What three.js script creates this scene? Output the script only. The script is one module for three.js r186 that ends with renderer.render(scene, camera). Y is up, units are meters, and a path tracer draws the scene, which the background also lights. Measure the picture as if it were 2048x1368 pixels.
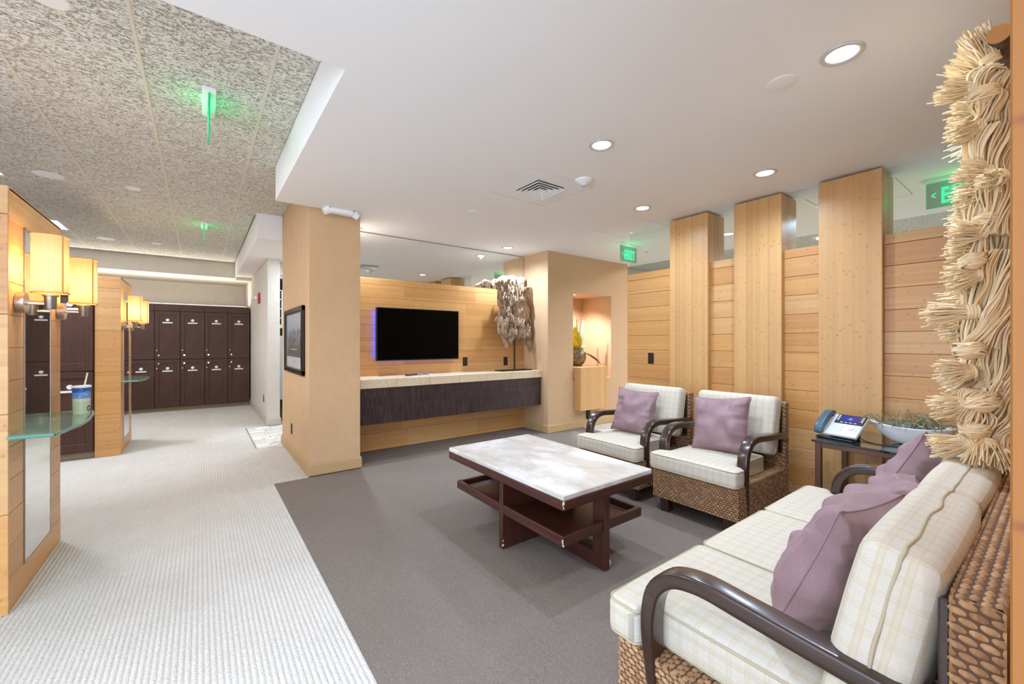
import * as THREE from 'three';
import { RectAreaLightUniformsLib } from 'three/addons/lights/RectAreaLightUniformsLib.js';
import { mergeGeometries } from 'three/addons/utils/BufferGeometryUtils.js';
import { MarchingCubes } from 'three/addons/objects/MarchingCubes.js';
import { FontLoader } from 'three/addons/loaders/FontLoader.js';
import { TextGeometry } from 'three/addons/geometries/TextGeometry.js';

// ------------------------------------------------------------------ camera, exposure
const H = 1.28, F = 831, CEIL = 2.56, TILE_Y = 2.863;
const scene = new THREE.Scene();
scene.background = new THREE.Color(0x000000);
const camera = new THREE.PerspectiveCamera(2 * Math.atan(684 / F) * 180 / Math.PI, 2048 / 1368, 0.05, 60);
camera.position.set(0, H, 0);
camera.lookAt(0.6, H, -0.8);
scene.add(camera);
const renderer = new THREE.WebGLRenderer({ antialias: true });
renderer.toneMapping = THREE.LinearToneMapping;
renderer.toneMappingExposure = 1.01;
renderer.shadowMap.enabled = true;
RectAreaLightUniformsLib.init();
// light levels (candela for spots and points, nits for panels)
const LIGHT = { down: 8.4, troffer: 78, sconce: .14, niche: 9, hallFill: 60, window: 5.2, side: 5, shower: 30, stripFill: 38 };  // window and side feed the two added fill windows
const WARM = 0xfff0dc, NEUTRAL = 0xd2e5ff, COOL = 0xd2e4ff, SCONCE = 0xffdcb0, SOFT = 0xfff3e4;

// ------------------------------------------------------------------ helpers
let seedState = 12345;
const rnd = () => { seedState = (seedState * 1664525 + 1013904223) >>> 0; return seedState / 4294967296; };
const rr = (a, b) => a + (b - a) * rnd();
const V = (x, y, z) => new THREE.Vector3(x, y, z);
const ray = (px, py) => { const u = (px - 1024) / F, v = (684 - py) / F; return V(.6 + .8 * u, v, -.8 + .6 * u); };
const onX = (px, py, x) => { const d = ray(px, py); return d.multiplyScalar(x / d.x).add(V(0, H, 0)); };
const onZ = (px, py, z) => { const d = ray(px, py); return d.multiplyScalar(z / d.z).add(V(0, H, 0)); };
const used = {};
function numbered(n) { if (!(n in used)) { used[n] = 0; return n; } used[n]++; return n + '_' + String(used[n]).padStart(3, '0'); }
function tag(o, label, category, group, kind) {
  if (label) o.userData.label = label; if (category) o.userData.category = category;
  if (group) o.userData.group = group; if (kind) o.userData.kind = kind; return o;
}
function thing(name, label, category, pos = [0, 0, 0], turn = 0, group) {
  const o = new THREE.Group(); o.name = numbered(name); o.position.set(...pos); o.rotation.y = turn; scene.add(o);
  return tag(o, label, category, group);
}
function structure(name, label, category = 'wall') { const o = new THREE.Group(); o.name = numbered(name); scene.add(o); return tag(o, label, category, null, 'structure'); }
function mesh(name, geo, mat, parent, pos) {
  const m = new THREE.Mesh(geo, mat); m.name = name; m.castShadow = m.receiveShadow = true;
  if (pos) m.position.set(...pos); parent.add(m); return m;
}
function single(name, geo, mat, label, category, pos, group) { const m = mesh(numbered(name), geo, mat, scene, pos); return tag(m, label, category, group); }
function copyOf(src, pos, turn, label) {
  const c = src.clone(); c.name = numbered(src.name.replace(/_\d{3}$/, '')); c.userData = { ...src.userData }; scene.add(c);
  c.position.set(...pos); c.rotation.y = turn; if (label) c.userData.label = label; return c;
}
// uv in metres from position and normal; the texture's v axis runs along the grain axis
function metreUV(g, grain = 'y', ox = 0, oy = 0) {
  const p = g.attributes.position, n = g.attributes.normal, uv = new Float32Array(p.count * 2);
  for (let i = 0; i < p.count; i++) {
    const c = { x: p.getX(i), y: p.getY(i), z: p.getZ(i) };
    const ax = Math.abs(n.getX(i)), ay = Math.abs(n.getY(i)), az = Math.abs(n.getZ(i));
    const dom = ax >= ay && ax >= az ? 'x' : ay >= az ? 'y' : 'z';
    let rest = ['x', 'y', 'z'].filter(k => k !== dom), v = rest.includes(grain) ? grain : rest[1], u = rest.find(k => k !== v);
    uv[2 * i] = c[u] + ox; uv[2 * i + 1] = c[v] + oy;
  }
  g.setAttribute('uv', new THREE.BufferAttribute(uv, 2)); return g;
}
// box with chamfered edges (44 triangles), centred
function cbox(w, h, d, c = .003, grain = 'y', ox = 0, oy = 0) {
  c = Math.min(c, w / 2.2, h / 2.2, d / 2.2);
  const s = [w / 2, h / 2, d / 2], pos = [];
  const pt = (sx, sy, sz, ax) => { const a = [sx * s[0], sy * s[1], sz * s[2]], sg = [sx, sy, sz]; for (let k = 0; k < 3; k++) if (k !== ax) a[k] -= sg[k] * c; return a; };
  const tri = (a, b, q) => {
    const A = V(...a), B = V(...b), C = V(...q), n = B.clone().sub(A).cross(C.clone().sub(A)), m = A.clone().add(B).add(C);
    if (n.dot(m) < 0) pos.push(...a, ...q, ...b); else pos.push(...a, ...b, ...q);
  };
  const quad = (a, b, q, e) => { tri(a, b, q); tri(a, q, e); };
  for (let ax = 0; ax < 3; ax++) for (const sg of [-1, 1]) {
    const o = [0, 1, 2].filter(k => k !== ax), f = (i, j) => { const a = [0, 0, 0]; a[ax] = sg; a[o[0]] = i; a[o[1]] = j; return pt(...a, ax); };
    quad(f(-1, -1), f(1, -1), f(1, 1), f(-1, 1));
  }
  for (let ax = 0; ax < 3; ax++) { const o = [0, 1, 2].filter(k => k !== ax);
    for (const i of [-1, 1]) for (const j of [-1, 1]) { const f = (k, face) => { const a = [0, 0, 0]; a[ax] = k; a[o[0]] = i; a[o[1]] = j; return pt(...a, face); };
      quad(f(-1, o[0]), f(1, o[0]), f(1, o[1]), f(-1, o[1])); } }
  for (const i of [-1, 1]) for (const j of [-1, 1]) for (const k of [-1, 1]) tri(pt(i, j, k, 0), pt(i, j, k, 1), pt(i, j, k, 2));
  const g = new THREE.BufferGeometry(); g.setAttribute('position', new THREE.Float32BufferAttribute(pos, 3)); g.computeVertexNormals();
  return metreUV(g, grain, ox, oy);
}
const box0 = (w, h, d, grain, ox, oy) => metreUV(new THREE.BoxGeometry(w, h, d).toNonIndexed(), grain, ox, oy);
// box given by its corners
function slab(x0, x1, y0, y1, z0, z1, c = .003, grain = 'y', ox = 0, oy = 0) {
  const g = cbox(Math.abs(x1 - x0), Math.abs(y1 - y0), Math.abs(z1 - z0), c, 'y'); g.translate((x0 + x1) / 2, (y0 + y1) / 2, (z0 + z1) / 2); return metreUV(g, grain, ox, oy);
}
function merge(list) {
  const out = list.map(g => { const q = g.index ? g.toNonIndexed() : g.clone(); for (const k of Object.keys(q.attributes)) if (!['position', 'normal', 'uv', 'color'].includes(k)) q.deleteAttribute(k);
    if (!q.attributes.uv) q.setAttribute('uv', new THREE.BufferAttribute(new Float32Array(q.attributes.position.count * 2), 2)); return q; });
  const anyColor = out.some(g => g.attributes.color);
  if (anyColor) for (const g of out) if (!g.attributes.color) g.setAttribute('color', new THREE.BufferAttribute(new Float32Array(g.attributes.position.count * 3).fill(1), 3));
  return mergeGeometries(out);
}
const tube = (pts, r, seg = 24, rad = 8, closed = false) => new THREE.TubeGeometry(new THREE.CatmullRomCurve3(pts, closed), seg, r, rad, closed);
// closed profile swept along a path in the local yz plane (x is the width)
function sweepFlat(path, widthAt, thickAt, n = 40) {
  const curve = new THREE.CatmullRomCurve3(path), P = curve.getSpacedPoints(n), pos = [], idx = [], prof = 16;
  for (let i = 0; i <= n; i++) {
    const a = P[Math.max(0, i - 1)], b = P[Math.min(n, i + 1)], t = b.clone().sub(a).normalize(), nn = V(0, -t.z, t.y), k = i / n, w = widthAt(k) / 2, th = thickAt(k) / 2;
    for (let j = 0; j < prof; j++) {
      const q = j / prof * Math.PI * 2, cx = Math.sign(Math.cos(q)) * Math.pow(Math.abs(Math.cos(q)), .4), cy = Math.sign(Math.sin(q)) * Math.pow(Math.abs(Math.sin(q)), .4);
      const p = P[i].clone().add(V(cx * w, 0, 0)).addScaledVector(nn, cy * th); pos.push(p.x, p.y, p.z);
    }
  }
  for (let i = 0; i < n; i++) for (let j = 0; j < prof; j++) { const a = i * prof + j, b = i * prof + (j + 1) % prof; idx.push(a, a + prof, b, b, a + prof, b + prof); }
  const c0 = pos.length / 3; pos.push(P[0].x, P[0].y, P[0].z, P[n].x, P[n].y, P[n].z);
  for (let j = 0; j < prof; j++) { idx.push(c0, j, (j + 1) % prof); idx.push(c0 + 1, n * prof + (j + 1) % prof, n * prof + j); }
  const g = new THREE.BufferGeometry(); g.setAttribute('position', new THREE.Float32BufferAttribute(pos, 3)); g.setIndex(idx); g.computeVertexNormals(); return metreUV(g, 'z');
}
// periodic value noise
const hash = (x, y, s) => { let h = (x * 374761393 + y * 668265263 + s * 974634777) | 0; h = Math.imul(h ^ (h >>> 13), 1274126177); return ((h ^ (h >>> 16)) >>> 0) / 4294967296; };
const mod = (a, n) => ((a % n) + n) % n, sm = t => t * t * (3 - 2 * t);
function vn(x, y, px, py, s) {
  const xi = Math.floor(x), yi = Math.floor(y), fx = sm(x - xi), fy = sm(y - yi);
  const a = hash(mod(xi, px), mod(yi, py), s), b = hash(mod(xi + 1, px), mod(yi, py), s), c = hash(mod(xi, px), mod(yi + 1, py), s), d = hash(mod(xi + 1, px), mod(yi + 1, py), s);
  return (a + (b - a) * fx) * (1 - fy) + (c + (d - c) * fx) * fy;
}
const fbm = (u, v, n, s, oct = 4) => { let a = .5, t = 0, w = 0; for (let o = 0; o < oct; o++) { const q = n * (1 << o); t += a * vn(u * q, v * q, q, q, s + o); w += a; a *= .5; } return t / w; };
const n3 = (x, y, z) => (vn(x + 31.7 * Math.floor(z), y + 17.3 * Math.floor(z), 1e6, 1e6, 7) * (1 - sm(z - Math.floor(z))) + vn(x + 31.7 * (Math.floor(z) + 1), y + 17.3 * (Math.floor(z) + 1), 1e6, 1e6, 7) * sm(z - Math.floor(z)));
function tex(w, h, sx, sy, fn, srgb = true) {   // sx, sy: metres covered by one repeat
  const d = new Uint8Array(w * h * 4);
  for (let j = 0; j < h; j++) for (let i = 0; i < w; i++) { const c = fn(i / w, j / h), k = (j * w + i) * 4; for (let q = 0; q < 3; q++) d[k + q] = Math.max(0, Math.min(255, c[q])); d[k + 3] = 255; }
  const t = new THREE.DataTexture(d, w, h, THREE.RGBAFormat); t.wrapS = t.wrapT = THREE.RepeatWrapping; t.magFilter = THREE.LinearFilter; t.minFilter = THREE.LinearMipmapLinearFilter; t.generateMipmaps = true;
  if (srgb) t.colorSpace = THREE.SRGBColorSpace; t.repeat.set(1 / sx, 1 / sy); t.needsUpdate = true; return t;
}
const gray = f => (u, v) => { const g = 255 * f(u, v); return [g, g, g]; };
const mix = (a, b, t) => a.map((q, i) => q + (b[i] - q) * t);
const std = o => new THREE.MeshStandardMaterial(o), phys = o => new THREE.MeshPhysicalMaterial(o);

// ------------------------------------------------------------------ materials
const bambooNodes = []; for (let s = 0; s < 40; s++) { let y = rr(0, .2); while (y < .98) { bambooNodes.push([s, y, rr(.25, 1)]); y += rr(.14, .30); } }
const bambooByStrip = [...Array(40)].map((_, s) => bambooNodes.filter(n => n[0] === s));
const bambooMap = tex(512, 1024, .8, 1.6, (u, v) => {
  const s = Math.floor(u * 40), wide = hash(Math.floor(s / 3), 0, 3), tone = hash(s, 0, 5);
  let c = mix([198, 150, 92], [219, 174, 114], .45 * tone + .35 * wide + .2 * fbm(u, v, 3, 9, 2));
  const g = vn(u * 360, v * 14, 360, 14, 11); c = mix(c, [180, 128, 76], .20 * g);
  for (const n of bambooByStrip[s]) { const dv = (v - n[1]) * 1.6, du = (u * 40 - s - .5); const q = Math.exp(-(dv * dv) / .00003 - du * du * 7) * n[2]; if (q > .02) c = mix(c, [132, 84, 42], Math.min(.42, q * .5)); }
  return c;
});
const bambooBump = tex(256, 512, .8, 1.6, gray((u, v) => .5 + .3 * vn(u * 200, v * 10, 200, 10, 4)), false);
const bamboo = [0xffffff, 0xfaf0e2, 0xfff3de, 0xf6e6d2].map(c => phys({ map: bambooMap, color: c, roughness: .42, bumpMap: bambooBump, bumpScale: .0004, clearcoat: .25, clearcoatRoughness: .3 }));
const bambooDarkened = phys({ map: bambooMap, color: 0xc6a56e, roughness: .6, bumpMap: bambooBump, bumpScale: .0004 });  // bamboo darkened to offset too much light on the end board
const bambooPick = () => bamboo[Math.floor(rnd() * bamboo.length)];
const paperMap = tex(512, 512, .6, .6, (u, v) => {
  const stripe = .5 + .5 * Math.sin(u * 2 * Math.PI * 20), fine = vn(u * 250, v * 20, 250, 20, 21), slub = vn(u * 30, v * 220, 30, 220, 22);
  let c = mix([198, 162, 122], [212, 178, 138], .5 * stripe + .3 * fine); return mix(c, [180, 144, 106], .18 * slub);
});
const paperPlainMap = tex(512, 512, .6, .6, (u, v) => { const fine = vn(u * 250, v * 16, 250, 16, 23), slub = vn(u * 40, v * 240, 40, 240, 24), b = fbm(u, v, 6, 25, 3); return mix(mix([202, 166, 124], [216, 182, 140], .6 * fine + .4 * b), [188, 150, 108], .16 * slub); });
const paperPlain = std({ map: paperPlainMap, roughness: .85 });
const paper = std({ map: paperMap, roughness: .85, bumpMap: tex(256, 256, .6, .6, gray((u, v) => .5 + .3 * Math.sin(u * 2 * Math.PI * 20) + .2 * vn(u * 120, v * 20, 120, 20, 5)), false), bumpScale: .0008 });
const tanTrim = std({ color: 0xc0a070, roughness: .6 });
const greyWall = std({ color: 0xd6cec0, roughness: .9, map: tex(128, 128, 1, 1, (u, v) => { const q = 246 + 9 * fbm(u, v, 16, 3, 2); return [q, q, q]; }) });
const greyTrim = std({ color: 0xc4bbaa, roughness: .5 });
const whitePaint = std({ color: 0xf1f0ee, roughness: .92 });
const whiteMetal = std({ color: 0xf0f0ee, roughness: .45 });
const whiteGloss = phys({ color: 0xf2f3f2, roughness: .22, clearcoat: .7, clearcoatRoughness: .08 });
const black = std({ color: 0x0c0c0d, roughness: .5 });
const ductMetal = std({ color: 0xa9a8a5, roughness: .6 });
const slabGrey = std({ color: 0xa39d93, roughness: .95 });
const taupeMap = tex(512, 512, 1.5, 1.5, (u, v) => { const a = vn(u * 500, v * 500, 500, 500, 31), b = fbm(u, v, 5, 32, 4), q = vn(u * 190, v * 190, 190, 190, 33); return mix(mix([112, 101, 91], [136, 124, 112], .55 * b + .45 * q), mix([92, 82, 74], [154, 141, 128], a), .38); });
const taupe = std({ map: taupeMap, roughness: 1, bumpMap: tex(512, 512, 1.5, 1.5, gray((u, v) => vn(u * 420, v * 420, 420, 420, 34)), false), bumpScale: .0025 });
const creamMap = tex(512, 512, .8, .8, (u, v) => { const a = vn(u * 200, v * 260, 200, 260, 41), b = fbm(u, v, 5, 42, 3); return mix(mix([200, 194, 183], [216, 211, 201], b), mix([182, 175, 163], [230, 226, 217], a), .42); });
const creamCarpet = std({ map: creamMap, roughness: 1, bumpMap: tex(256, 256, .8, .8, gray((u, v) => vn(u * 200, v * 200, 200, 200, 43)), false), bumpScale: .003 });
const fiss = (u, v) => { const warp = .02 * vn(u * 20, v * 20, 20, 20, 50); const a = vn((u + warp) * 60, v * 110, 60, 110, 51), b = vn(u * 140, v * 220, 140, 220, 52), c = vn(u * 22, v * 60, 22, 60, 53); return .45 * a + .3 * b + .25 * c; };
const acousticMap = tex(1024, 1024, .61, .61, (u, v) => { const f = fiss(u, v), pit = THREE.MathUtils.smoothstep(.46 - f, 0, .13), sp = vn(u * 300, v * 300, 300, 300, 54); return mix(mix([220, 218, 206], [240, 239, 229], sp), [150, 144, 128], pit * .8); });
const acoustic = std({ map: acousticMap, roughness: 1, bumpMap: tex(1024, 1024, .61, .61, gray((u, v) => THREE.MathUtils.smoothstep(fiss(u, v), .3, .55)), false), bumpScale: .006 });
const gridMetal = std({ color: 0xd8d2c2, roughness: .6 });
const lockerMap = tex(256, 512, .5, 1, (u, v) => mix([62, 35, 24], [86, 52, 38], .6 * vn(u * 60, v * 6, 60, 6, 61) + .4 * fbm(u, v, 4, 62, 3)));
const lockerWood = std({ map: lockerMap, roughness: .52 });
const plinthWood = std({ color: 0x8f7c62, roughness: .6 });
const mahoganyMap = tex(256, 512, .3, 1, (u, v) => mix([48, 20, 14], [88, 42, 30], .7 * vn(u * 70, v * 5, 70, 5, 71) + .3 * fbm(u, v, 6, 72, 3)));
const mahogany = phys({ map: mahoganyMap, roughness: .38, clearcoat: .35, clearcoatRoughness: .25 });
const armWood = phys({ map: tex(128, 256, .2, .6, (u, v) => mix([40, 24, 17], [70, 42, 30], .7 * vn(u * 40, v * 4, 40, 4, 73) + .3 * vn(u * 8, v * 3, 8, 3, 74))), roughness: .3, clearcoat: .6, clearcoatRoughness: .18 });
const chipWood = std({ color: 0xd9c6ac, roughness: .8 });
const marbleMap = tex(512, 512, 1.0, 1.3, (u, v) => {
  const w = fbm(u, v, 3, 81, 4), k = Math.abs(fbm(u + .2 * w, v + .15 * w, 4, 82, 4) - .5), vein = Math.exp(-k * 26), pale = THREE.MathUtils.smoothstep(fbm(u, v, 6, 83, 4), .45, .7);
  let c = mix([190, 182, 170], [212, 206, 196], w); c = mix(c, [230, 228, 222], pale * .75); return mix(c, [166, 154, 138], vein * .4);
});
const marble = phys({ map: marbleMap, roughness: .32, clearcoat: .2, clearcoatRoughness: .2 });
const traverMap = tex(512, 256, 1.6, .4, (u, v) => { const a = fbm(u, v, 4, 91, 5), b = vn(u * 12, v * 40, 12, 40, 92), p = Math.exp(-Math.pow(vn(u * 40, v * 20, 40, 20, 93) - .2, 2) * 180) * .3; return mix(mix([212, 188, 150], [234, 216, 184], .6 * a + .4 * b), [150, 122, 88], p); });
const travertine = phys({ map: traverMap, roughness: .4, clearcoat: .2, clearcoatRoughness: .3 });
const espressoTile = phys({ color: 0x3d2b29, roughness: .35, clearcoat: .3 });
const espressoTiles = [0x3d2b29, 0x46332f, 0x352524].map(c => phys({ color: c, roughness: .38, clearcoat: .3, clearcoatRoughness: .3 }));
const grout = std({ color: 0x77685f, roughness: .9 });
const plaidMap = tex(512, 512, .192, .192, (u, v) => {
  const line = (t, c, w) => Math.max(0, 1 - Math.abs(mod(t - c + .5, 1) - .5) / w);
  const band = t => Math.min(1, 0.75 * line(t * 4, .28, .07) + .75 * line(t * 4, .5, .05) + .3 * line(t * 4, .4, .16) + .4 * line(t * 4, .9, .03));
  const wv = vn(u * 170, v * 170, 170, 170, 101), s = band(u), r = band(v);
  let c = mix([208, 200, 184], [224, 217, 202], wv); c = mix(c, [202, 180, 134], .62 * s); return mix(c, [206, 186, 144], .52 * r);
});
const plaid = phys({ map: plaidMap, roughness: .95, sheen: .3, sheenColor: new THREE.Color(0xfff6e6), sheenRoughness: .6, bumpMap: tex(256, 256, .1, .1, gray((u, v) => .5 + .25 * Math.sin(u * Math.PI * 2 * 64) + .25 * Math.sin(v * Math.PI * 2 * 64)), false), bumpScale: .0006 });
const piping = std({ color: 0xb9ac8f, roughness: .9 });
const velvetMap = tex(256, 256, .4, .4, (u, v) => mix([138, 109, 111], [162, 134, 136], .7 * fbm(u, v, 5, 111, 4) + .3 * vn(u * 120, v * 120, 120, 120, 112)));
const velvet = phys({ map: velvetMap, roughness: .7, sheen: 1, sheenColor: new THREE.Color(0xe6dce6), sheenRoughness: .3 });
const weave = std({ vertexColors: true, roughness: .8 });
const steel = std({ color: 0xb0a79c, roughness: .34, metalness: 1 });
const chrome = std({ color: 0xdedcd8, roughness: .15, metalness: 1 });
const trimMetal = std({ color: 0xd8dadd, roughness: .4, metalness: .5 });
const bronze = std({ color: 0x7d6052, roughness: .32, metalness: .85 });
const mirrorMat = std({ color: 0xeef2f0, roughness: .015, metalness: 1 });
const paneGlass = phys({ color: 0xf4faf8, roughness: .02, transmission: 1, thickness: 0, ior: 1.5 });
const greenGlass = phys({ color: 0xcfeee2, roughness: .08, transmission: .8, thickness: 0, ior: 1.5, specularIntensity: 1 });
const greenEdge = phys({ color: 0x6fb09c, roughness: .25, transmission: .35, thickness: 0 });
const smokeGlass = phys({ color: 0xc8d2cc, roughness: .05, transmission: .75, thickness: 0, ior: 1.5 });
const tableGlass = phys({ color: 0x20302f, roughness: .06, clearcoat: 1, clearcoatRoughness: .03 });
const frosted = phys({ color: 0xdfe8ea, roughness: .7, transmission: .5, thickness: 0 });
const lampGlow = std({ color: 0xffffff, emissive: 0xf4f7ff, emissiveIntensity: 3.2, roughness: .5 });
const panelGlow = std({ color: 0xffffff, emissive: 0xfafcff, emissiveIntensity: 1.6, roughness: .6 });
const exitGreen = std({ color: 0x0a6a45, emissive: 0x2cf5a4, emissiveIntensity: 1.25, roughness: .5 });
const exitEdge = std({ color: 0x0a6a45, emissive: 0x18c884, emissiveIntensity: .7, roughness: .5 });

// ------------------------------------------------------------------ setting: floor
const floor = structure('floor', 'floor of ribbed cream carpet, taupe carpet and a strip of pale split stone', 'floor');
mesh('slab', slab(-4.6, 8.6, -.12, -.012, -11.6, 3.4, .001), greyTrim, floor);
function ribbed(x0, x1, z0, z1) {
  const step = .0208, prof = [[0, -.0035], [.004, -.0005], [.0075, .0012], [.0135, .0012], [.017, -.0005]], P = [];
  for (let x = x0; x < x1; x += step) for (const [dx, y] of prof) if (x + dx < x1) P.push([x + dx, y]);
  P.push([x1, -.0035]);
  const pos = [], idx = [], uv = [];
  P.forEach(([x, y]) => { pos.push(x, y, z0, x, y, z1); uv.push(x, z0, x, z1); });
  for (let i = 0; i < P.length - 1; i++) { const a = 2 * i; idx.push(a, a + 1, a + 2, a + 2, a + 1, a + 3); }
  const g = new THREE.BufferGeometry(); g.setAttribute('position', new THREE.Float32BufferAttribute(pos, 3)); g.setAttribute('uv', new THREE.Float32BufferAttribute(uv, 2)); g.setIndex(idx); g.computeVertexNormals(); return g;
}
const cc = mesh('ribbed_carpet', merge([ribbed(-4.5, .533, -11.2, 3.3), ribbed(.533, .83, -5.83, -4.287), ribbed(.533, .83, -9.95, -7.26)]), creamCarpet, floor);
cc.userData.label = 'cream ribbed carpet';
const tc = mesh('taupe_carpet', merge([slab(.534, 4.6, -.011, 0, -4.285, 3.3, .003), slab(1.3, 4.6, -.011, 0, -5.6, -4.285, .001)]), taupe, floor);
mesh('bounce_carpet', slab(4.6, 8.5, -.011, 0, -5.6, 3.3, .001), creamCarpet, floor).userData.label = 'unseen passage carpet made cream to bounce light';  // unseen floor, cream chosen to bounce more light into the passage
tc.userData.label = 'dark taupe cut-pile carpet';
const stoneMats = [0xe4e0d6, 0xd6d1c6, 0xeae7de, 0xcfc8ba].map(c => std({ color: c, roughness: .8 }));
mesh('grout_bed', slab(.54, 2.2, -.012, -.004, -7.26, -5.83, .001), std({ color: 0xb4aa9a, roughness: .9 }), floor);
for (let z = -7.25; z < -5.85;) { const dz = rr(.045, .075); let x = .545; while (x < 1.25) { const w = Math.min(rr(.09, .24), 1.25 - x); if (w > .03) mesh('stone', cbox(w - .006, rr(.010, .016), dz - .006, .003, 'x', rnd(), rnd()), stoneMats[Math.floor(rnd() * 4)], floor, [x + w / 2, -.001, z + dz / 2]); x += w; } z += dz; }

// ------------------------------------------------------------------ setting: ceilings
const ceiling = structure('ceiling', 'flat white plaster ceiling stepping up to a field of rough acoustic tiles', 'ceiling');
{ const sh = new THREE.Shape([[-4.6, -3.4], [5.84, -3.4], [5.84, 6], [1.25, 6], [1.25, 4.29], [.544, 4.29], [.544, 2.035], [-4.6, 2.035]].map(q => new THREE.Vector2(...q)));
  const hole = (cx, cz, w, d) => { const h = new THREE.Path(); h.moveTo(cx - w / 2, -cz - d / 2); h.lineTo(cx - w / 2, -cz + d / 2); h.lineTo(cx + w / 2, -cz + d / 2); h.lineTo(cx + w / 2, -cz - d / 2); h.closePath(); sh.holes.push(h); };
  hole(2.28, -2.645, .634, .614); hole(3.9, -2.94, .612, .612); hole(4.64, -1.1, .612, .612);
  const g = new THREE.ExtrudeGeometry(sh, { depth: .44, bevelEnabled: false }); g.rotateX(-Math.PI / 2); g.translate(0, CEIL, 0); mesh('plaster', metreUV(g), whitePaint, ceiling); }
mesh('bulkhead', slab(.556, 2.4, CEIL, 3.0, -9.95, -5.94, .002), whitePaint, ceiling);
mesh('upper_slab', slab(-4.6, 8.6, TILE_Y + .03, 3.05, -11.6, 3.4, .002), slabGrey, ceiling);
const tileGeo = [cbox(.6, .022, .594, .005, 'z', .0, .0), cbox(.6, .022, .594, .005, 'z', .23, .37), cbox(.6, .022, .594, .005, 'z', .41, .13)];
const X0 = -.27, Z0 = -3.07, TS = .605, bars = [];
const troffers = [0, 4, 8];
for (let c = -6; c <= 2; c++) for (let r = -2; r <= 11; r++) {
  let x0 = X0 + c * TS, x1 = x0 + TS, z1 = Z0 - r * TS, z0 = z1 - TS;
  z1 = Math.min(z1, -2.035); z0 = Math.max(z0, -10.02); x0 = Math.max(x0, -4.5);
  const lim = z1 <= -4.0 && z0 >= -6.3 ? .83 : .545; x1 = Math.min(x1, Math.max(lim, .545));
  if (c === -3 && troffers.includes(r)) continue;
  if (x1 - x0 < .05 || z1 - z0 < .05) continue;
  const full = x1 - x0 > .6 && z1 - z0 > .6;
  const g = full ? tileGeo[Math.floor(rnd() * 3)] : cbox(x1 - x0 - .005, .022, z1 - z0 - .011, .005, 'z', rnd(), rnd());
  mesh('ceiling_tile', g, acoustic, ceiling, [(x0 + x1) / 2, TILE_Y + .011, (z0 + z1) / 2]);
}
for (let c = -6; c <= 1; c++) mesh('grid_bar', slab(X0 + c * TS - .009, X0 + c * TS + .009, TILE_Y - .003, TILE_Y + .012, -10.02, -2.035, .002), gridMetal, ceiling);
for (let i = 0; i < 4; i++) for (let j = 0; j < 12; j++) mesh('ceiling_tile', tileGeo[(i + j) % 3], acoustic, ceiling, [6.15 + i * TS, TILE_Y + .011, -5.21 + j * TS]);
for (let j = 0; j < 12; j++) mesh('grid_bar', slab(5.85, 8.4, TILE_Y - .003, TILE_Y + .012, -5.52 + j * TS, -5.50 + j * TS, .002), gridMetal, ceiling);

// ------------------------------------------------------------------ setting: outer walls
const wl = structure('wall_left', 'far left grey wall of the locker room'); mesh('plaster', merge([slab(-4.62, -4.5, 0, 3, -11.6, -2.2), slab(-4.62, -4.5, 0, 3, 2.9, 3.4), slab(-4.62, -4.5, 0, .35, -2.2, 2.9), slab(-4.62, -4.5, 2.4, 3, -2.2, 2.9)]), greyWall, wl);
const wf = structure('wall_far', 'warm grey wall and bulkhead above the far bank of lockers');
mesh('plaster', slab(-4.6, 8.6, 0, 3, -11.62, -11.4), greyWall, wf);
mesh('bulkhead', slab(-4.5, .82, 2.56, TILE_Y + .02, -11.4, -10.03), greyWall, wf);
mesh('bulkhead_step', slab(.56, .82, 2.5, TILE_Y + .02, -10.02, -9.8), greyWall, wf);
const wn = structure('wall_near', 'white wall behind the viewer');
mesh('plaster', merge([slab(-4.6, -2.6, 0, 3, 3.3, 3.42), slab(1.2, 8.6, 0, 3, 3.3, 3.42), slab(-2.6, 1.2, 0, .5, 3.3, 3.42), slab(-2.6, 1.2, 2.35, 3, 3.3, 3.42)]), whitePaint, wn);
const we = structure('wall_east', 'pale wall across the neighbouring passage'); mesh('plaster', slab(8.5, 8.62, 0, 3, -11.6, 3.4), greyWall, we);
const wb = structure('wall_passage', 'pale wall closing the passage behind the niche'); mesh('plaster', slab(5.65, 8.6, 0, 3, -6.0, -5.6), greyWall, wb);
// added window behind the viewer, unseen, gives even fill light
const fillWin = structure('window_1', 'added wide daylight window behind the viewer, for even fill light', 'window');
mesh('window_frame', merge([slab(-2.6, -2.54, .5, 2.35, 3.3, 3.38), slab(1.14, 1.2, .5, 2.35, 3.3, 3.38), slab(-2.6, 1.2, .5, .56, 3.3, 3.38), slab(-2.6, 1.2, 2.29, 2.35, 3.3, 3.38), slab(-.73, -.67, .5, 2.35, 3.3, 3.38)]), whiteMetal, fillWin);
mesh('pane', slab(-2.54, -.73, .56, 2.29, 3.34, 3.35, .001), std({ color: 0xe8f0ff, emissive: 0xdfeaff, emissiveIntensity: 1.4, roughness: .4 }), fillWin);
mesh('pane', slab(-.67, 1.14, .56, 2.29, 3.34, 3.35, .001), fillWin.children[1].material, fillWin);
{ const l = new THREE.RectAreaLight(COOL, LIGHT.window, 3.6, 1.7); l.position.set(-.7, 1.42, 3.28); l.lookAt(-.7, 1.42, 0); fillWin.add(l); }

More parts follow.
